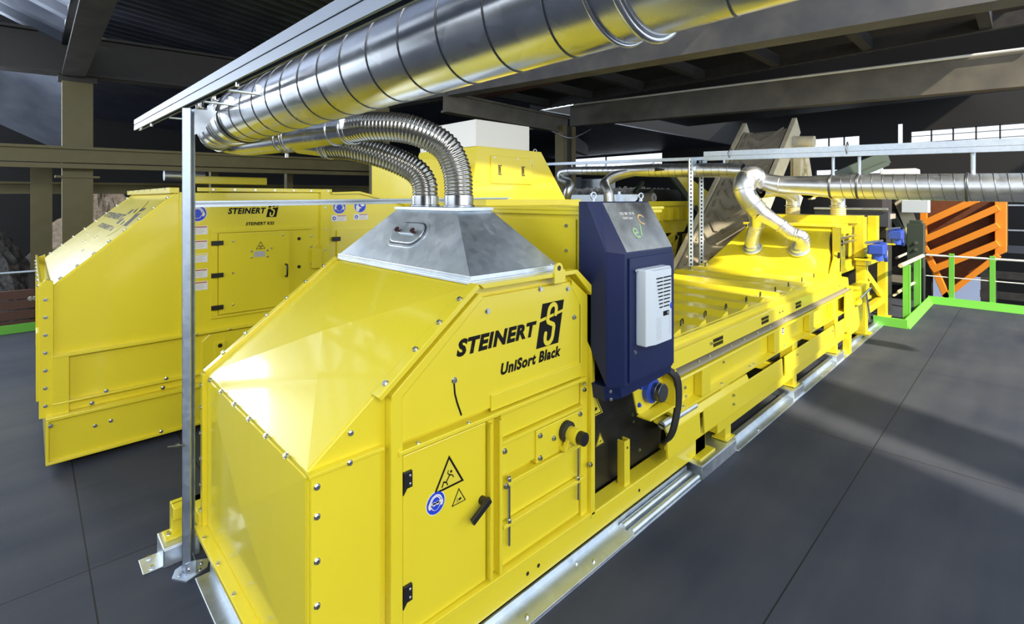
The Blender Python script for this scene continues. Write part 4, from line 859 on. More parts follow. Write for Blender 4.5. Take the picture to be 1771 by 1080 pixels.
t = thing('cross_rail', 'thin strut rail running back from the strut post past the corrugated hoses', 'rail', (0.74, 3.64, 2.27)); strut_bar('channel', (0.74, 3.64, 2.27), (3.45, 3.61, 2.30), t, 0.04, 0.04, up=(0, -1, 0))

D1 = thing('ventilation_duct', 'big spiral steel duct sweeping overhead in the foreground', 'duct', (1.04, 2.0, 2.86))
DX, DZ, DR = 1.045, 2.858, 0.172
mb = MB().tube([(DX, y, DZ) for y in (-2.2, -1, 0, 1, 2, 3, 3.62)], DR, 64, cap=False); mb.build('spiral_tube', 'duct', D1)
path = []
y = -2.1; k = 0
while y < 3.58:
    a = k*2*PI/40; path.append((DX+(DR+0.001)*math.cos(a), y, DZ+(DR+0.001)*math.sin(a))); y += 0.215/40; k += 1
MB().tube(path, 0.0028, 6).build('spiral_seam', 'seam', D1)
mb = MB().ring((DX, 0.62, DZ), (0, 1, 0), DR+0.008, 0.010, 56, 8); mb.ring((DX, 0.70, DZ), (0, 1, 0), DR+0.004, 0.006, 56, 8); mb.box(DX+0.16, DX+0.22, 0.58, 0.64, DZ-0.10, DZ-0.07); mb.build('clamp_collar', 'duct', D1)
mb = MB().tube([(DX, 3.60, DZ), (DX, 3.98, DZ-0.005)], DR-0.012, 56, cap=False)
for yy, r_ in ((3.60, 0.012), (3.70, 0.004), (3.74, 0.004), (3.90, 0.008), (3.96, 0.012)): mb.ring((DX, yy, DZ), (0, 1, 0), DR-0.006, r_, 56, 8)
mb.build('joint_sleeve', 'duct', D1)
mb = MB().ring((DX, 3.62, DZ), (0, 1, 0), DR+0.006, 0.007, 56, 8); mb.build('rubber_gasket', 'black', D1)
for yy in (3.62, 3.99):
    mb = MB().tube([(DX-0.17, yy, DZ+0.075), (DX-0.21, yy, DZ+0.085)], 0.008, 8).tube([(DX-0.195, yy-0.03, DZ+0.08), (DX-0.195, yy+0.04, DZ+0.08)], 0.006, 8).box(DX-0.20, DX-0.185, yy-0.004, yy+0.02, DZ+0.08, DZ+0.115); mb.build('clamp_lever', 'chrome', D1)
# U-shaped reducer elbow down to the thinner pipe
el = spline([(DX, 3.98, DZ-0.005), (DX, 4.20, DZ-0.01), (DX+0.01, 4.42, DZ-0.03), (DX+0.10, 4.60, 2.80), (DX+0.24, 4.55, 2.765), (1.36, 4.25, 2.76), (1.42, 4.0, 2.765)], 8)
n_ = len(el); rr = [0.158-0.060*min(1, i/(n_*0.62)) for i in range(n_)]
mb = MB().tube(el, rr, 48, cap=False)
for i in (8, 14, 19, 24): mb.ring(el[i], el[i+1]-el[i-1], rr[i]+0.002, 0.006, 48, 6)
mb.build('elbow', 'duct', D1)
mb = MB().bar((DX-0.17, 4.10, DZ+0.03), (DX-0.17, 4.10, DZ+0.14), 0.05, 0.03, (0, 1, 0)); mb.tube([(DX-0.14, 4.06, DZ+0.06), (DX-0.14, 3.98, DZ+0.06)], 0.028, 14); mb.build('damper_handle', 'black', D1, 0.004)
mb = MB().tube([(1.42, 4.0, 2.765), (1.60, 3.26, 2.785)], 0.098, 40, cap=False); dr_ = (V(1.60, 3.26, 2.785)-V(1.42, 4.0, 2.765)).normalized()
for q, r_ in ((0.0, 0.010), (0.10, 0.010), (0.14, 0.005), (0.80, 0.006), (0.98, 0.008)): mb.ring(V(1.42, 4.0, 2.765).lerp(V(1.60, 3.26, 2.785), q), dr_, 0.100, r_, 40, 8)
mb.tube([(1.42, 3.95, 2.65), (1.42, 3.95, 2.62)], 0.014, 10); mb.build('branch_pipe', 'duct', D1)
mb = MB().tube(spline([(1.50, 3.90, 2.74), (1.56, 3.75, 2.72), (1.62, 3.62, 2.70)], 6), 0.088, 32, cap=False); mb.ring((1.60, 3.66, 2.705), (0.4, -1, -0.1), 0.092, 0.008, 36, 8); mb.build('branch_pipe', 'duct', D1)
for y in (3.35, 3.85, 4.35, 2.85):
    mb = MB().bar((0.735, y, 2.79+0.024*y), (DX-0.155, y, 2.79+0.024*y), 0.030, 0.008).bar((DX-0.165, y, 2.79+0.024*y), (DX-0.165, y, 2.84+0.024*y), 0.03, 0.008, (0, 1, 0)); mb.build('hanger', 'strut', D1)
t = thing('flexible_hose', 'corrugated steel hose curving down to the nearer socket of the galvanised hood', 'hose', (2.09, 2.68, 2.3), 'corrugated hoses onto the galvanised hood')
hp = spline([(1.60, 3.26, 2.785), (1.66, 3.08, 2.79), (1.82, 2.86, 2.765), (1.99, 2.72, 2.66), (2.07, 2.68, 2.50), (2.09, 2.68, 2.32)], 12)
hose_path_rings(MB(), hp, 0.100, 0.010, 0.024, 28).build('corrugated_tube', 'hose', t)
mb = MB().ring((1.612, 3.24, 2.785), dr_, 0.102, 0.007, 36, 8).box(1.50, 1.53, 3.19, 3.22, 2.77, 2.84); mb.build('hose_clamp', 'chrome', t)
t = thing('flexible_hose', 'corrugated steel hose curving down to the farther left socket of the galvanised hood', 'hose', (2.09, 3.08, 2.3), 'corrugated hoses onto the galvanised hood')
hp = spline([(1.62, 3.62, 2.70), (1.70, 3.48, 2.685), (1.86, 3.28, 2.62), (2.02, 3.13, 2.52), (2.08, 3.08, 2.42), (2.09, 3.08, 2.32)], 12)
hose_path_rings(MB(), hp, 0.096, 0.010, 0.024, 28).build('corrugated_tube', 'hose', t)
MB().ring((1.62, 3.62, 2.70), (0.4, -1, -0.1), 0.097, 0.008, 36, 8).build('hose_clamp', 'chrome', t)
# ================================================================== LEFT SORTING MACHINE
K = thing('sorting_housing', 'long yellow left-hand sorting housing lettered KSS with a sloping white-lit end', 'sorting machine housing', (2.5, 7.2, 0.08))
Y0, Y1 = 5.80, 8.70
mb = MB().prism_xz([(0.14, 0.46), (0.14, 1.545), (1.05, 2.365), (2.95, 2.385), (3.75, 2.20), (6.8, 2.20), (6.8, 0.46)], Y0, Y1); mb.build('body', 'yellow', K, 0.006)
# sloping top sheet with lettering
s_ = V(0.91, 0, 0.82).normalized(); n_ = V(-0.82, 0, 0.91).normalized()
mb = MB(); mb.loft([V(0.15, y, 1.552)+n_*h for y, h in ((Y0+0.01, 0), (Y1-0.01, 0), (Y1-0.01, 0.012), (Y0+0.01, 0.012))], [V(1.04, y, 2.354)+n_*h for y, h in ((Y0+0.01, 0), (Y1-0.01, 0), (Y1-0.01, 0.012), (Y0+0.01, 0.012))]); ss = mb.build('sloping_sheet', 'yellow', K, 0.002)
bolts(ss, [tuple(V(*lerp((0.15, y, 1.552), (1.04, y, 2.354), (i+0.5)/8))+n_*0.012) for y in (Y0+0.05, Y1-0.05) for i in range(8)], n_, 0.014)
bolts(ss, [tuple(V(*lerp((0.15, y, 1.552), (1.04, y, 2.354), q))+n_*0.012) for y, q in ((6.9, 0.42), (7.3, 0.34), (7.8, 0.40), (6.6, 0.28))], n_, 0.012)
FSL = Frame(V(0.15, 0, 1.552)+n_*0.0125, (0, -1, 0), s_)
text(ss, 'lettering', 'STEINERT', FSL, -8.55, 0.765, 1.66, 0.088, bold=0.05, shear=-0.1)
logo_block(ss, FSL, -6.82, 0.715, 0.78, 0.215, -0.20)
text(ss, 'lettering', 'STEINERT KSS', FSL, -7.90, 0.615, 1.65, 0.062, bold=0.038)
# end edge flange, top strips
mb = MB().prism_xz([(0.06, 0.45), (0.06, 1.56), (0.10, 1.62), (0.15, 1.60), (0.15, 0.45)], Y0-0.02, Y0+0.03).prism_xz([(0.06, 0.45), (0.06, 1.56), (0.15, 1.60), (0.15, 0.45)], Y1-0.03, Y1+0.02); mb.box(0.06, 0.08, Y0, Y1, 1.50, 1.60); mb.build('end_flange', 'yellow', K, 0.003)
bolts(K, [(0.10, Y0-0.02, z) for z in (0.55, 0.70, 0.85, 1.0, 1.15, 1.30, 1.45)], (0, -1, 0), 0.011)
bolts(K, [(0.058, Y0+0.2+0.4*i, 1.55) for i in range(7)], (-1, 0, 0), 0.011)
for x0, x1 in ((0.98, 1.06),): B(x0, x1, Y0-0.01, Y1, 2.36, 2.415).build('top_strip', 'yellow', K, 0.003)
B(1.22, 2.60, Y0-0.02, Y0+0.03, 2.38, 2.42).build('top_strip', 'yellow', K, 0.003); bolts(K, [(1.35+0.2*i, Y0-0.02, 2.40) for i in range(7)], (0, -1, 0), 0.009)
bolts(K, [tuple(lerp((0.98, Y0+0.2, 2.40), (0.98, Y1-0.2, 2.40), i/6)) for i in range(7)], (-1, 0, 0), 0.009)
B(1.06, 1.09, Y0-0.025, Y0, 0.96, 2.37).build('seam_strip', 'yellow', K, 0.003); B(2.46, 2.56, Y0-0.035, Y0, 0.46, 2.385).build('seam_strip', 'yellow', K, 0.004)
bolts(K, [(2.51, Y0-0.035, 0.7+0.25*i) for i in range(7)], (0, -1, 0), 0.009)
B(0.14, 3.3, Y0-0.05, Y0, 0.945, 0.968).build('waist_flange', 'yellow', K, 0.003); bolts(K, [(1.2+0.3*i, Y0-0.05, 0.957) for i in range(5)], (0, -1, 0), 0.008)
B(0.14, 0.25, Y0-0.045, Y0, 0.46, 0.945).build('corner_post', 'yellow', K, 0.003)
B(0.14, 3.3, Y0-0.05, Y0, 0.545, 0.562).build('lower_flange', 'yellow', K, 0.003); bolts(K, [(0.5, Y0-0.03, 0.575), (0.95, Y0-0.03, 0.575), (0.40, Y0-0.05, 0.50), (0.92, Y0-0.05, 0.50)], (0, -1, 0), 0.013)
mb = MB().box(0.10, 6.8, Y0-0.07, Y0+0.05, 0.07, 0.46); mb.build('base_beam', 'yellow', K, 0.006)
mb = MB().box(0.10, 6.8, Y0-0.10, Y0-0.07, 0.435, 0.46).box(0.10, 6.8, Y0-0.10, Y0-0.07, 0.07, 0.09).box(0.10, 0.12, Y0-0.10, Y0-0.07, 0.09, 0.435); mb.build('beam_flange', 'yellow', K, 0.002)
bolts(K, [(0.42, Y0-0.07, 0.30), (0.53, Y0-0.07, 0.31), (0.90, Y0-0.09, 0.10), (0.13, Y0-0.10, 0.4)], (0, -1, 0), 0.012)
MB().box(0.10, 0.20, Y0+0.05, Y1, 0.07, 0.46).box(0.05, 0.10, Y0+1.0, Y0+1.3, 0.3, 0.98).build('end_beam', 'yellow', K, 0.006)
MB().prism_xz([(1.25, 0.60), (1.25, 0.86), (1.32, 0.93), (1.95, 0.93), (1.95, 0.60)], Y0-0.02, Y0).box(1.36, 1.46, Y0-0.035, Y0-0.02, 0.64, 0.84).build('access_plate', 'yellow', K, 0.004)
bolts(K, [(1.41, Y0-0.035, 0.80)], (0, -1, 0), 0.016, 'black')
# door
fr = MB(); fr.box(1.33, 2.36, Y0-0.02, Y0, 1.955, 1.99).box(1.33, 1.39, Y0-0.02, Y0, 1.10, 1.955).box(1.33, 2.10, Y0-0.02, Y0, 1.08, 1.10); fr.build('door_frame', 'yellow', K, 0.003)
kd = B(1.40, 2.10, Y0-0.030, Y0, 1.115, 1.945).build('door', 'yellow', K, 0.004)
for z in (1.17, 1.50, 1.83): B(1.33, 1.44, Y0-0.045, Y0-0.02, z, z+0.045).build('hinge', 'black', kd, 0.003)
bolts(kd, [(1.53, Y0-0.03, z) for z in (1.20, 1.53, 1.86)]+[(2.03, Y0-0.03, 1.90)]+[(1.71, Y0-0.03, 1.745), (1.71, Y0-0.03, 1.68), (1.87, Y0-0.03, 1.745), (1.87, Y0-0.03, 1.675), (1.91, Y0-0.03, 1.765)], (0, -1, 0), 0.009)
FK = lambda x, z: Frame((x, Y0-0.030, z), (1, 0, 0), (0, 0, 1)); FB_ = lambda x, z: Frame((x, Y0-0.001, z), (1, 0, 0), (0, 0, 1))
tri_sign(kd, FK(1.80, 1.79), 0.095, 'rad')
mb = MB(); flat(mb, FK(1.79, 1.71), [(-0.055, -0.03), (0.055, -0.03), (0.055, 0.03), (-0.055, 0.03)], 0.002); mb.build('rating_plate', 'printgrey', kd)
inst('handle', 'kssbow', handle_bow(0.13, 0.055, 0.010), 'black', kd, (2.06, Y0-0.03, 1.51), (PI/2, PI/2, 0))
bolts(K, [(2.22, Y0, 1.85), (2.22, Y0, 1.53)], (0, -1, 0), 0.014, 'black'); bolts(K, [(2.36, Y0, 1.87), (2.36, Y0, 1.75), (2.36, Y0, 1.55)], (0, -1, 0), 0.010)
text(K, 'lettering', 'STEINERT', FB_(0, 0), 1.49, 2.145, 0.375, 0.066, bold=0.042)
logo_block(K, FB_(0, 0), 1.865, 2.105, 0.105, 0.155, 0.035)
text(K, 'lettering', 'STEINERT KSS', FB_(0, 0), 1.66, 2.02, 0.29, 0.036, bold=0.038)
disc_sign(K, FB_(1.215, 2.16), 0.085, 'ears'); disc_sign(K, FB_(2.70, 2.205), 0.082, 'ears'); disc_sign(K, FB_(2.97, 2.215), 0.082, 'read')
for z, ic, br in ((1.945, 'disc', 'signred'), (1.80, 'tri', 'signred'), (1.665, 'tri', 'signyel'), (1.51, 'tri', 'signred'), (1.385, 'tri', 'signred')): label_strip(K, FB_(1.09, z), 0.215, 0.088, ic, br)
label_strip(K, FB_(2.60, 2.035), 0.19, 0.075, 'disc'); label_strip(K, FB_(2.885, 2.045), 0.19, 0.075, 'disc')
kd2 = B(2.66, 3.3, Y0-0.025, Y0, 1.10, 1.93).build('door', 'yellow', K, 0.004); B(2.60, 2.70, Y0-0.04, Y0-0.02, 1.80, 1.85).build('hinge', 'black', kd2, 0.003)
mb = MB().box(2.36, 2.46, Y0-0.05, Y0, 1.50, 1.72); mb.tube(spline([(2.36, Y0-0.03, 1.72), (2.40, Y0-0.05, 1.78), (2.45, Y0-0.04, 1.72)], 5), 0.006, 6); mb.build('cable_box', 'yellow', K, 0.003)
mb = MB().prism_xz([(2.60, 2.385), (2.95, 2.40), (3.75, 2.215), (3.75, 2.19), (2.95, 2.37), (2.60, 2.36)], Y0-0.03, Y0+0.04); mb.build('edge_strip', 'yellow', K, 0.003)

# tower with white boxes
T = thing('feed_tower', 'tapering yellow tower with a bolted hatch standing behind the corrugated hoses', 'tower', (5.6, 6.4, 2.2))
mb = MB(); mb.loft([(4.72, 5.80, 2.2), (7.02, 5.80, 2.2), (7.02, 7.6, 2.2), (4.72, 7.6, 2.2)], [(4.90, 5.80, 3.11), (6.30, 5.80, 3.11), (6.30, 7.4, 3.11), (4.90, 7.4, 3.11)]); mb.build('body', 'yellow', T, 0.006)
B(4.1, 4.75, 6.2, 7.6, 2.2, 2.9).build('side_wing', 'yellow', T, 0.006)
hp_ = B(5.14, 6.05, 5.775, 5.80, 2.55, 2.98).build('hatch', 'yellow', T, 0.004)
for x in (5.32, 5.84): inst('handle', 'towerbow', handle_bow(0.11, 0.03, 0.007), 'yellow', hp_, (x, 5.775, 2.76), (PI/2, PI/2, 0)); MB().box(x-0.04, x+0.04, 5.773, 5.776, 2.68, 2.84).build('recess', 'olive', hp_)
bolts(T, [(6.0, 5.774, 2.93), (6.08, 5.80, 2.87), (5.2, 5.774, 2.95), (5.7, 5.774, 2.95)], (0, -1, 0), 0.012)
mb = MB().ring((6.25, 5.9, 3.13), (0.3, 1, 0), 0.03, 0.01, 16, 8); mb.build('eye_bolt', 'strut', T)
B(3.6, 7.2, 5.60, 7.8, 2.19, 2.235).build('deck_plate', 'yellow', T, 0.004)
tag(B(4.88, 6.05, 5.84, 6.9, 3.11, 3.52).build('electrical_box', 'white', None, 0.006, org=(5.4, 6.3, 3.11)), 'larger white box standing on top of the yellow tower', 'box')
tag(B(4.92, 5.65, 7.0, 7.4, 3.11, 3.50).build('electrical_box', 'white', None, 0.006, org=(5.2, 7.2, 3.11)), 'smaller white box on the yellow tower, half hidden by the hoses', 'box')

# ================================================================== SECOND DUCT ABOVE THE FAR HOUSING
D2 = thing('ventilation_duct', 'spiral steel duct crossing the right side above the feed housing', 'duct', (8.6, 1.3, 2.48))
pA = [V(8.7, -1.5, 2.40), V(8.7, 0.0, 2.44), V(8.7, 2.05, 2.495)]
MB().tube(pA, 0.178, 48, cap=False).build('spiral_tube', 'duct_pale', D2)
path = []; y = -1.4; k = 0
while y < 2.0:
    a = -k*2*PI/30; path.append((8.7+0.180*math.cos(a), y, 2.443+0.026*y+0.180*math.sin(a))); y += 0.125/30; k += 1
MB().tube(path, 0.004, 5).build('spiral_seam', 'seam', D2)
mb = MB()
for yy in (0.55, 1.72, 2.06):
    mb = MB().ring((8.7, yy, 2.443+0.026*yy), (0, 1, 0.02), 0.182, 0.008, 40, 8); mb.ring((8.7, yy+0.015, 2.443+0.026*yy), (0, 1, 0.02), 0.182, 0.008, 40, 8); mb.build('clamp_collar', 'seam', D2)
mb = MB().tube([(8.7, 2.05, 2.495), (8.7, 2.35, 2.51), (8.7, 2.75, 2.53), (8.68, 3.0, 2.58), (8.65, 3.22, 2.66), (8.62, 3.36, 2.76)], [0.178, 0.150, 0.145, 0.14, 0.135, 0.13], 40, cap=False); mb.ring((8.7, 2.78, 2.53), (0, 1, 0.1), 0.146, 0.006, 36, 6); mb.build('reducer', 'duct_pale', D2)
# elbow going down with a Y branch
pe = spline([(8.66, 3.12, 2.55), (8.55, 3.14, 2.68), (8.40, 3.20, 2.64), (8.33, 3.22, 2.48), (8.36, 3.14, 2.28), (8.46, 3.05, 2.12)], 7)
mb = MB().tube(pe, 0.158, 40, cap=False)
for i in (6, 14, 22, 30, 34): mb.ring(pe[i], pe[min(i+1, len(pe)-1)]-pe[i-1], 0.160, 0.006, 36, 6)
mb.build('elbow', 'duct_pale', D2)
mb = MB().bar((8.36, 3.02, 2.48), (8.36, 2.96, 2.40), 0.05, 0.03); mb.tube([(8.36, 3.0, 2.45), (8.36, 2.93, 2.45)], 0.02, 10); mb.build('damper_handle', 'black', D2)
mb = MB().tube([(8.46, 3.05, 2.12), (8.58, 3.10, 1.92), (8.64, 3.14, 1.86)], [0.150, 0.112, 0.105], 32, cap=False); mb.tube([(8.46, 3.03, 2.10), (8.56, 2.88, 1.98), (8.66, 2.74, 1.86)], [0.150, 0.115, 0.105], 32, cap=False)
for c, d in (((8.63, 3.13, 1.87), (0.4, 0.25, -1)), ((8.64, 2.76, 1.88), (0.6, -1, -0.9)), ((8.47, 3.05, 2.11), (0.4, -0.2, -1))): mb.ring(c, d, 0.112 if c[2] < 2 else 0.152, 0.012, 32, 8)
mb.build('branch_fitting', 'duct_pale', D2)
# straight duct going away to the left
pB = [V(8.62, 3.34, 2.77), V(8.60, 3.62, 2.80), V(8.6, 5.1, 2.86)]
MB().tube(pB, [0.13, 0.128, 0.125], 36, cap=False).tube([(8.6, 5.1, 2.86), (8.6, 5.9, 2.885), (8.6, 7.05, 2.93)], [0.125, 0.095, 0.09], 32, cap=False).build('spiral_tube', 'duct_pale', D2)
mb = MB()
for i in range(24):
    yy = 3.55+i*0.135; mb = MB().ring((8.6, yy, 2.80+0.040*(yy-3.6)), (0, 1, 0.04), 0.127 if yy < 5.1 else 0.098, 0.0035, 32, 5); mb.build('seam_ring', 'seam', D2)
mb = MB().tube([(8.47, 4.88, 2.86), (8.46, 4.70, 2.85)], [0.035, 0.012], 10); mb.build('damper_handle', 'black', D2)
mb = MB().tube(spline([(8.6, 7.05, 2.93), (8.6, 7.30, 2.90), (8.58, 7.28, 2.75), (8.50, 6.98, 2.65), (8.4, 6.95, 2.48), (8.45, 7.05, 2.25)], 6), 0.10, 28, cap=False); mb.ring((8.58, 7.28, 2.72), (0, 0.5, 1), 0.104, 0.008, 28, 6); mb.build('drop_elbow', 'duct_pale', D2)
mb = MB().tube(spline([(8.6, 5.35, 2.87), (8.57, 5.75, 2.80), (8.53, 5.97, 2.70), (8.45, 6.02, 2.60), (8.4, 5.9, 2.45), (8.4, 5.88, 2.22)], 6), 0.105, 28, cap=False); mb.ring((8.40, 5.9, 2.43), (0, 0.1, 1), 0.108, 0.008, 28, 6); mb.build('drop_elbow', 'duct_pale', D2)
for yy in (7.0, 6.6, 6.1, 5.0): MB().tube([(8.6, yy, 2.92+0.02*(yy-5)), (8.6, yy, 3.05+0.012*(yy-4))], 0.018, 8).build('hanger_rod', 'strut', D2)
for yy in (1.72, 2.05): MB().tube([(8.7, yy, 2.66), (8.7, yy, 2.98)], 0.022, 8).build('hanger_rod', 'strut', D2)
MB().tube([(8.7, 0.50, 2.62), (8.7, 0.50, 2.93)], 0.025, 8).build('hanger_rod', 'strut', D2); MB().tube([(8.6, 3.65, 2.9), (8.6, 3.65, 3.0)], 0.02, 8).build('hanger_rod', 'strut', D2)
t = thing('flexible_hose', 'short corrugated hose from the Y branch to the left socket of the feed housing', 'hose', (8.86, 3.27, 1.5), 'corrugated hoses onto the feed housing')
hose_path_rings(MB(), spline([(8.64, 3.14, 1.86), (8.70, 3.20, 1.72), (8.78, 3.26, 1.58), (8.84, 3.27, 1.50)], 6), 0.110, 0.008, 0.03, 24).build('corrugated_tube', 'duct_pale', t)
t = thing('flexible_hose', 'longer bent corrugated hose from the Y branch to the right socket of the feed housing', 'hose', (8.88, 2.56, 1.5), 'corrugated hoses onto the feed housing')
hose_path_rings(MB(), spline([(8.66, 2.74, 1.86), (8.68, 2.62, 1.76), (8.70, 2.50, 1.72), (8.78, 2.48, 1.62), (8.86, 2.54, 1.51)], 6), 0.110, 0.008, 0.03, 24).build('corrugated_tube', 'duct_pale', t)
R2 = thing('overhead_rail', 'pair of stacked strut rails above the right-hand duct', 'rail', (8.7, 2.0, 2.98))
strut_bar('upper_channel', (8.62, -1.0, 2.97), (8.62, 4.0, 3.10), R2, 0.085, 0.085); strut_bar('lower_channel', (8.62, -1.0, 2.89), (8.62, 4.0, 3.02), R2, 0.085, 0.070, up=(0, 0, -1))
for yy in (3.55, 1.85): mb = MB().ring((8.62, yy, 2.985+0.026*yy), (0, 1, 0), 0.11, 0.008, 4, 4); mb.build('band', 'seam', R2)
t = thing('overhead_rail', 'thin single strut rail above the far left end of the second duct', 'rail', (8.62, 6.0, 3.05)); strut_bar('channel', (8.60, 3.9, 3.02), (8.60, 8.6, 3.13), t, 0.06, 0.06)
for (x, y, lb, tone) in ((8.45, 4.18, 'slotted strut post left of its twin, in front of the big rubber belt', 1), (8.9, 4.20, 'slotted strut post right of its twin, in front of the big rubber belt', 0)):
    t = thing('support_post', lb, 'support post', (x, y, 0)); strut_bar('post', (x, y, 0), (x, y, 3.02), t, 0.075, 0.06, up=(0.75, 0.66, 0), slots=['back'], pitch=0.07)
    MB().prism_xz([(x-0.04, 3.04), (x+0.16, 3.04), (x+0.04, 2.80), (x-0.04, 2.80)], y-0.05, y-0.03).build('gusset', 'strut', t)

# ================================================================== BIG RUBBER BELT CONVEYOR
CB2 = thing('inclined_conveyor', 'steep dusty rubber belt conveyor with chevron cleats and cream side rails', 'belt conveyor', (10.5, 4.1, 0.5))
bz = lambda x: 0.80+(x-8.75)*0.90
ax = V(1, 0, 0.90).normalized(); an = V(-0.90, 0, 1).normalized()
def P3(x, y, h=0): return V(x, y, bz(x))+an*h
mb = MB(); xs_, xe_ = 8.9, 12.1; N = 24; W_ = 12
vs = []
for i in range(N+1):
    for j in range(W_+1):
        y = 3.72+0.92*j/W_; q = (j/W_-0.5)*2; x = xs_+(xe_-xs_)*i/N
        vs.append(P3(x, y, 0.10*q*q-0.02))
mb.add(vs, [(i*(W_+1)+j, (i+1)*(W_+1)+j, (i+1)*(W_+1)+j+1, i*(W_+1)+j+1) for i in range(N) for j in range(W_)], True)
for i in range(8):          # head drum wrap
    a0, a1 = PI/2*i/8*2, PI/2*(i+1)/8*2; c = P3(xe_, 0, -0.22)
    q = lambda a: c+an*0.21*math.cos(a)+ax*0.21*math.sin(a)
    p0, p1 = q(a0), q(a1); mb.add([(p0.x, 3.72, p0.z), (p0.x, 4.64, p0.z), (p1.x, 4.64, p1.z), (p1.x, 3.72, p1.z)], [(0, 1, 2, 3)], True)
bl = mb.build('belt', 'belt', CB2)
def hgt(y): q = ((y-3.72)/0.92-0.5)*2; return 0.10*q*q-0.005
def chev():
    b = MB()
    return b
for k in range(13):
    x = 9.0+k*0.245
    for sd in (1, -1):
        mb = MB(); c = 4.18
        pts = [(x-0.02, c+0.36), (x+0.11, c+0.36), (x+0.15, c+0.28), (x-0.02, c+0.12), (x-0.02, c+0.07)] if sd > 0 else [(x+0.20, c-0.38), (x+0.10, c-0.22), (x-0.04, c-0.02), (x+0.04, c+0.0)]
        for a, b_ in zip(pts[:-1], pts[1:]): mb.bar(P3(a[0], a[1], hgt(a[1])+0.004), P3(b_[0], b_[1], hgt(b_[1])+0.004), 0.026, 0.035, an)
        mb.build('cleat', 'cleat', bl)
M['cream'] = mat('cream_dusty_paint', (0.62, 0.56, 0.40), 0.6, noise=((0.70, 0.66, 0.52), 0.7))
for y0 in (4.66, 3.58):
    mb = MB(); L0, L1 = P3(8.7, 0, -0.10), P3(12.35, 0, -0.10)
    mb.bar(V(L0.x, y0+0.06, L0.z), V(L1.x, y0+0.06, L1.z), 0.10, 0.42, an); mb.build('side_rail', 'cream', CB2, 0.01)
mb = MB().bar(P3(8.9, 4.18, -0.35), P3(12.0, 4.18, -0.35), 0.85, 0.05, an); mb.build('under_tray', 'dark', CB2)
for x in (10.2, 11.8): MB().bar((x+0.2, 3.56, 0.0), (x+0.2, 3.56, bz(x)-0.3), 0.12, 0.12).build('leg', 'cream', CB2, 0.005); MB().bar((x+0.2, 4.8, 0), (x+0.2, 4.8, bz(x)-0.3), 0.12, 0.12).build('leg', 'cream', CB2, 0.005)
# head frame and motor
mb = MB().box(11.9, 12.4, 3.40, 3.56, 2.55, 3.40).bar((12.3, 3.3, 2.3), (12.1, 3.4, 3.4), 0.1, 0.12).bar((11.6, 3.4, 2.1), (12.4, 3.4, 2.9), 0.08, 0.10); mb.build('head_frame', 'cream', CB2, 0.01)
for (x, z) in ((12.0, 3.25), (12.15, 3.0), (12.0, 2.8), (12.3, 2.7)): MB().tube([(x, 3.33, z), (x, 3.42, z)], 0.07, 14).build('bearing', 'cream', CB2, 0.006)
t = thing('gear_motor', 'cream gear motor at the top of the big rubber belt conveyor', 'motor', (12.1, 3.4, 3.4))
MB().tube([(12.1, 3.62, 3.56), (12.1, 3.20, 3.53)], 0.13, 28).build('motor_body', 'cream', t, 0.02)
MB().tube([(12.02, 3.74, 3.56), (12.1, 3.60, 3.56)], 0.145, 28).build('flange', 'cream', t, 0.01)
MB().tube([(11.97, 3.58, 3.56), (11.94, 3.58, 3.56)], 0.09, 20).ring((11.93, 3.58, 3.56), (1, 0.3, 0), 0.07, 0.014).build('fan_cover', 'printgrey', t)
MB().box(12.0, 12.2, 3.3, 3.62, 3.38, 3.44).build('mount', 'cream', t)
t = thing('scrap_chute', 'grey-green chute with loose metal scrap right of the big rubber belt', 'chute', (13.5, 2.6, 2.5))
mb = MB().bar((12.9, 3.3, 2.6), (13.9, 2.5, 3.1), 0.9, 0.10); mb.build('chute_plate', 'dgreen', t); mb = MB().bar((12.8, 3.0, 2.75), (13.8, 2.2, 3.25), 0.06, 0.3); mb.build('side_wall', 'dgreen', t)
B(13.2, 14.3, 2.2, 3.6, 0, 2.5).build('support_body', 'dark', t)

# far-right grey belt line behind the feed housing
BL = thing('flat_conveyor', 'flat grey belt line behind the yellow feed housing with a silver edge rail', 'conveyor', (12.6, 4.2, 1.6))
B(12.3, 12.5, 1.95, 3.25, 1.75, 2.05).build('side_panel', 'wallblue', BL); B(12.5, 13.1, 1.95, 3.25, 1.9, 2.0).build('belt', 'belt', BL); MB().tube([(12.28, 1.95, 2.10), (12.28, 3.25, 2.10)], 0.03, 8).build('edge_rail', 'strut', BL)
B(12.4, 13.0, 2.0, 3.2, 0, 1.75).build('stand', 'dark', BL)
for (x, y, lb) in ((10.2, 3.05, 'pale elbow pipe dropping onto the feed housing, left of its twin'), (10.3, 2.35, 'pale elbow pipe dropping onto the feed housing, right of its twin')):
    t = thing('drop_pipe', lb, 'pipe', (x, y, 1.9)); MB().tube(spline([(x-1.4, y+0.10, 2.42), (x-0.6, y+0.05, 2.46), (x-0.1, y, 2.36), (x, y, 2.2), (x, y, 1.88)], 6), 0.11, 24, cap=False).build('elbow', 'duct_pale', t)
    hose_path_rings(MB(), [(x, y, 2.15), (x, y, 1.90)], 0.122, 0.01, 0.035, 20).build('hose_cuff', 'hose_pale', t); MB().ring((x, y, 2.18), (0, 0, 1), 0.122, 0.010).build('clamp_ring', 'chrome', t)

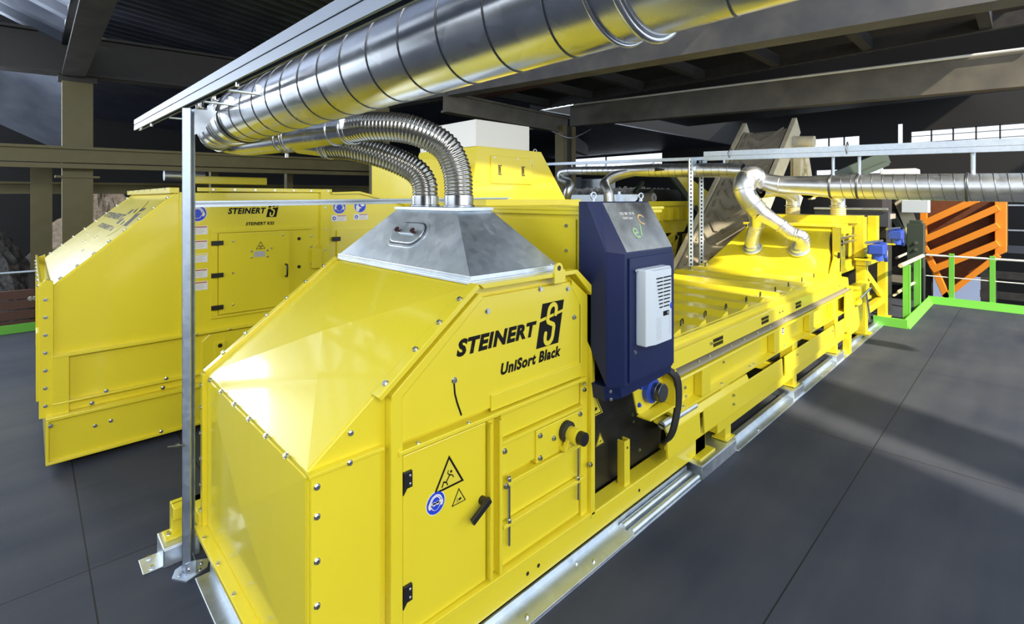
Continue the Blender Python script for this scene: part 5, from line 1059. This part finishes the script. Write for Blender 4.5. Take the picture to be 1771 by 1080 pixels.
# ================================================================== SECOND ROW MACHINERY (between tower and rubber belt)
t = thing('feeder_housing', 'low yellow machine top with square ribs behind the navy cabinet', 'sorting machine housing', (8.8, 6.5, 1.0))
B(7.2, 9.0, 5.9, 8.4, 0.2, 2.18).build('body', 'yellow', t, 0.01); B(7.15, 9.05, 5.85, 8.45, 2.18, 2.24).build('lid', 'yellow', t, 0.006)
HP = thing('hopper', 'yellow ribbed hopper below the vibrating feeder, right of the navy cabinet top', 'hopper', (10.5, 5.9, 0.8))
mb = MB(); mb.loft([(9.3, 5.55, 1.55), (10.9, 5.55, 1.55), (10.9, 6.8, 1.55), (9.3, 6.8, 1.55)], [(9.2, 5.45, 2.20), (11.3, 5.45, 2.20), (11.3, 6.9, 2.20), (9.2, 6.9, 2.20)]); mb.build('body', 'yellow', HP, 0.008)
for k in range(4): mb = MB().box(9.45+0.42*k, 9.62+0.42*k, 5.36, 5.50, 1.85, 2.12); mb.build('rib', 'yellow', HP, 0.005)
B(9.1, 11.4, 5.38, 5.5, 2.16, 2.26).build('rim', 'yellow', HP, 0.004)
mb = MB().bar((9.6, 5.5, 1.2), (10.4, 5.5, 1.5), 0.1, 0.16).bar((10.4, 5.5, 1.5), (10.0, 5.5, 0.5), 0.1, 0.16).box(9.4, 9.55, 5.45, 5.6, -0.0, 1.5).box(10.9, 11.05, 5.45, 5.6, 0.0, 1.5); mb.build('stand', 'yellow', HP, 0.005)
B(9.3, 11.2, 5.6, 6.9, 0.0, 1.5).build('machine_core', 'blackp', HP)
FE = thing('vibrating_feeder', 'steel vibrating feeder tray full of shredded scrap left of the green-edged yellow chute', 'feeder', (11.2, 7.4, 2.3))
B(10.4, 12.4, 6.45, 9.0, 2.30, 2.42).build('tray', 'galv', FE, 0.004); B(10.35, 12.4, 6.40, 6.46, 2.25, 2.55).build('side_wall', 'dark', FE); B(10.3, 10.36, 6.4, 9.0, 2.22, 2.42).build('front_wall', 'galv', FE, 0.004)
B(10.4, 12.4, 6.6, 9.0, 1.7, 2.25).build('body', 'dark', FE)
rnd = random.Random(4); mb = MB()
for i in range(620):
    x = rnd.uniform(10.40, 12.3); y = rnd.uniform(6.52, 8.95); z = 2.44+rnd.uniform(0, 0.14); s_ = rnd.uniform(0.025, 0.07); d = V(rnd.uniform(-1, 1), rnd.uniform(-1, 1), rnd.uniform(-1, 1)).normalized()
    mb.bar(V(x, y, z)-d*s_, V(x, y, z)+d*s_, s_*rnd.uniform(0.4, 1), s_*rnd.uniform(0.15, 0.5), (0.3, 0.5, 1))
tag(mb.build('scrap_load', 'scrap', org=(11.3, 7.7, 2.42)), 'shredded light metal scrap lying on the vibrating feeder tray', 'scrap', kind='stuff')
t = thing('feeder_motor', 'dusty motor with round fan cover at the corner of the vibrating feeder', 'motor', (10.3, 6.2, 2.3))
MB().tube([(10.30, 6.28, 2.33), (10.30, 5.98, 2.33)], 0.12, 22).build('motor_body', 'belt', t, 0.01); MB().ring((10.3, 5.98, 2.33), (0, 1, 0), 0.08, 0.025).build('fan_cover', 'scrap', t)
mb = MB().bar((10.1, 6.35, 2.15), (10.6, 6.2, 2.5), 0.1, 0.12).bar((10.0, 6.3, 2.45), (10.35, 6.3, 2.7), 0.08, 0.08); mb.build('bracket', 'dgreen', t)
CH = thing('chute', 'yellow chute with a dark green edge slanting down beside the feeder', 'chute', (12, 6, 1.5))
MB().prism_xz([(10.6, 2.95), (10.9, 3.05), (13.2, 2.30), (13.2, 1.6), (12.9, 1.55)], 5.75, 5.90).build('side_sheet', 'yellow', CH, 0.005); mb = MB().bar((10.5, 5.70, 2.90), (12.6, 5.70, 1.55), 0.06, 0.16); mb.build('edge_strip', 'dgreen', CH)
B(12.0, 13.2, 5.9, 6.9, 0.0, 1.6).build('outlet', 'blackp', CH)
MB().box(13.5, 14.3, 4.9, 6.5, 0, 1.9).build('rear_frame', 'dark', CH)
t = thing('dust_filter', 'blue-grey round dust filter housing behind the yellow machine top', 'filter', (12.5, 10, 2.0))
MB().tube([(12.4, 10.4, 2.05), (12.4, 10.4, 3.0)], 0.55, 28).build('drum', 'wallblue', t, 0.02); B(12.9, 13.5, 9.2, 10.2, 2.2, 2.95).build('casing', 'galv', t, 0.02); B(12.0, 14, 9.2, 11, 0, 2.2).build('stand', 'dark', t)

# ================================================================== GREEN RAILING, ORANGE CONTAINER, BLACK MACHINE
GR = thing('safety_railing', 'bright green safety railing with white rails along the far platform edge', 'railing', (14.4, 0.8, 0))
for y in (1.17, 0.53, -0.6): B(14.36, 14.42, y-0.045, y+0.045, 0.0, 1.12).build('post', 'green', GR, 0.004)
MB().tube([(14.38, -3.0, 1.06), (14.38, 1.60, 1.06)], 0.022, 12).build('handrail', 'white', GR); MB().tube([(14.38, -3.0, 0.60), (14.38, 1.60, 0.60)], 0.012, 10).build('knee_rail', 'white', GR)
MB().prism_xz([(14.28, 0), (14.34, 0.16), (14.36, 0.16), (14.36, 0)], -3.0, 1.56).build('toe_board', 'green', GR, 0.003)
GL = thing('safety_railing', 'shorter green railing with tubular handrail at the platform corner near the yellow stand', 'railing', (12.5, 1.6, 0))
MB().prism_yz([(1.56, 0), (1.56, 0.14), (1.54, 0.14), (1.46, 0)], 11.2, 14.36).build('toe_board', 'green', GL, 0.003); B(11.18, 11.22, 1.50, 2.0, 0.0, 0.16).build('toe_board', 'green', GL, 0.003)
for x in (12.0, 13.3): MB().box(x, x+0.02, 1.58, 1.68, 0.0, 1.05).box(x, x+0.10, 1.57, 1.59, 0.0, 1.05).build('post', 'green', GL, 0.003)
MB().tube([(11.5, 1.64, 1.08), (13.9, 1.60, 1.08)], 0.038, 12).build('handrail', 'cream', GL); MB().tube([(11.9, 1.72, 0.55), (13.9, 1.66, 0.55)], 0.028, 10).tube([(11.9, 1.80, 0.46), (13.2, 1.74, 0.50)], 0.022, 10).build('knee_rail', 'cream', GL)
t = thing('steel_post', 'dark green steel post with bolts between the railings and the orange container', 'post', (14.7, 1.75, -3))
MB().box(14.55, 14.85, 1.66, 1.96, -3, 1.75).box(14.60, 14.80, 1.70, 1.92, 1.75, 1.82).build('shaft', 'dgreen', t, 0.01); bolts(t, [(14.545, 1.80, 1.30), (14.545, 1.80, 1.15)], (-1, 0, 0), 0.03)
OC = thing('roll_container', 'tilted orange steel container with diagonal ribs beyond the green railing', 'container', (18.2, 1.2, 0))
# outline in the YZ plane at X = 18
ol = [(2.05, 2.25), (0.42, 2.30), (0.42, 0.98), (1.55, -0.35), (2.05, 1.2)]
M['recess_shade'] = mat('shaded_brown_recess_sheet', (0.16, 0.055, 0.02), 0.6, noise=((0.10, 0.035, 0.015), 0.7), nscale=3)  # shade of the recesses between the ribs, put into the sheet colour
MB().prism_yz(ol, 18.35, 20.0).build('wall', 'recess_shade', OC, 0.01)
mb = MB().prism_yz([(0.62, 2.32), (0.40, 2.32), (0.40, 0.95), (0.62, 0.80)], 17.95, 18.35); mb.build('edge_frame', 'orange', OC, 0.01)
for k in range(6):
    z0 = 2.55-0.46*k; y1_ = 2.1-(0.08*k); a = (0.55, z0); b_ = (y1_, z0-0.62*(y1_-0.55)/1.0)
    if a[1] > 2.3: a = (0.55+(a[1]-2.3)/0.62, 2.3)
    if a[1] < 0.9: continue
    MB().bar((18.03, a[0], a[1]), (18.03, b_[0], b_[1]), 0.50, 0.17, (0, 0.5, 1)).build('rib', 'orange', OC, 0.01)
MB().bar((18.03, 0.55, 0.86), (18.03, 1.62, -0.38), 0.18, 0.14, (0, 0.5, 1)).build('rib', 'orange', OC, 0.01)
MB().bar((18.03, 2.05, 2.3), (18.03, 2.06, 1.0), 0.18, 0.15).bar((18.03, 2.05, 1.0), (18.03, 1.55, -0.4), 0.18, 0.15).build('edge_frame', 'orange', OC, 0.01)
for y in (0.6, 1.9): B(18.2, 18.5, y, y+0.3, -3.0, 0.2).build('support', 'dark', OC)
BM = thing('crusher', 'tall black machine with green side frames behind the blue motors', 'machine', (17, 3.1, -3))
MB().prism_yz([(3.9, -3), (3.9, 0.4), (3.5, 2.0), (3.2, 2.5), (2.6, 2.5), (2.5, 2.2), (2.1, 0.6), (2.1, -3)], 17.0, 17.9).build('body', 'blackp', BM, 0.01)
mb = MB().bar((16.9, 3.95, 1.0), (16.9, 3.35, 2.35), 0.15, 0.22, (0, 1, 0)); mb.build('side_frame', 'dgreen', BM, 0.01)
mb = MB().bar((16.9, 2.62, 1.95), (16.9, 2.10, 0.85), 0.15, 0.14, (0, 1, 0)); mb.build('side_frame', 'dgreen', BM, 0.01); MB().prism_yz([(2.55, 2.2), (2.3, 2.4), (2.05, 1.6), (2.0, 0.8), (2.12, 0.9)], 16.95, 17.0).build('cream_cheek', 'cream', BM)
bolts(BM, [(16.82, 2.2, 1.05), (16.82, 2.15, 0.9)], (-1, 0, 0), 0.03)
MB().prism_yz([(3.35, 2.25), (3.25, 2.6), (2.45, 2.6), (2.55, 2.3)], 16.8, 17.0).build('guard', 'wallblue', BM)
B(16.6, 17.0, 1.80, 2.35, 1.95, 2.28).build('control_box', 'acgrey', BM, 0.01)
t = thing('walkway', 'grey walkway with beige rails beneath the black machine', 'walkway', (14.8, 3, 0)); B(14.9, 16.5, 2.0, 5.0, 0.25, 0.30).build('deck', 'beam', t); MB().tube([(14.9, 2.2, 0.9), (16.5, 2.2, 0.9)], 0.03, 8).build('rail', 'cream', t); B(14.95, 15.05, 2.0, 5.0, -3, 0.25).build('support', 'dark', t)
t = thing('roof_fan', 'small cream fan unit just above the right-hand duct, over the black machine', 'fan', (17.5, 2.5, 2.5)); MB().prism_xz([(17.1, 2.92), (17.2, 3.14), (17.9, 3.14), (18.0, 2.92)], 2.12, 2.9).build('casing', 'white', t, 0.02)
B(17.2, 17.8, 2.3, 2.8, 2.5, 2.92).build('pedestal', 'dark', t)
# pale blue doors of the hall seen below the railing, dark racks
t = thing('hall_door', 'pair of pale blue lit hall doors seen low beyond the green railing', 'door', (28, 2, -3))
M['bluelit'] = mat('pale_blue_door_paint', (0.35, 0.45, 0.75), 0.5)
for y0 in (1.2, 2.35): B(28, 28.1, y0, y0+1.05, -3.0, -0.9).build('leaf', 'bluelit', t)
t = thing('storage_rack', 'dark steel racking with thin pale rails right of the orange container', 'rack', (24, 0, -3))
for z, m_ in ((2.1, 'strut'), (1.25, 'strut'), (0.6, 'wallblue'), (-0.3, 'dark'), (-1.0, 'dark')): MB().bar((24, -4, z), (24, 1.2, z), 0.05, 0.05 if m_ == 'strut' else 0.25).build('shelf_beam', m_, t)
for y in (-2, 1.0): B(24, 24.1, y, y+0.1, -3, 2.4).build('upright', 'dark', t)
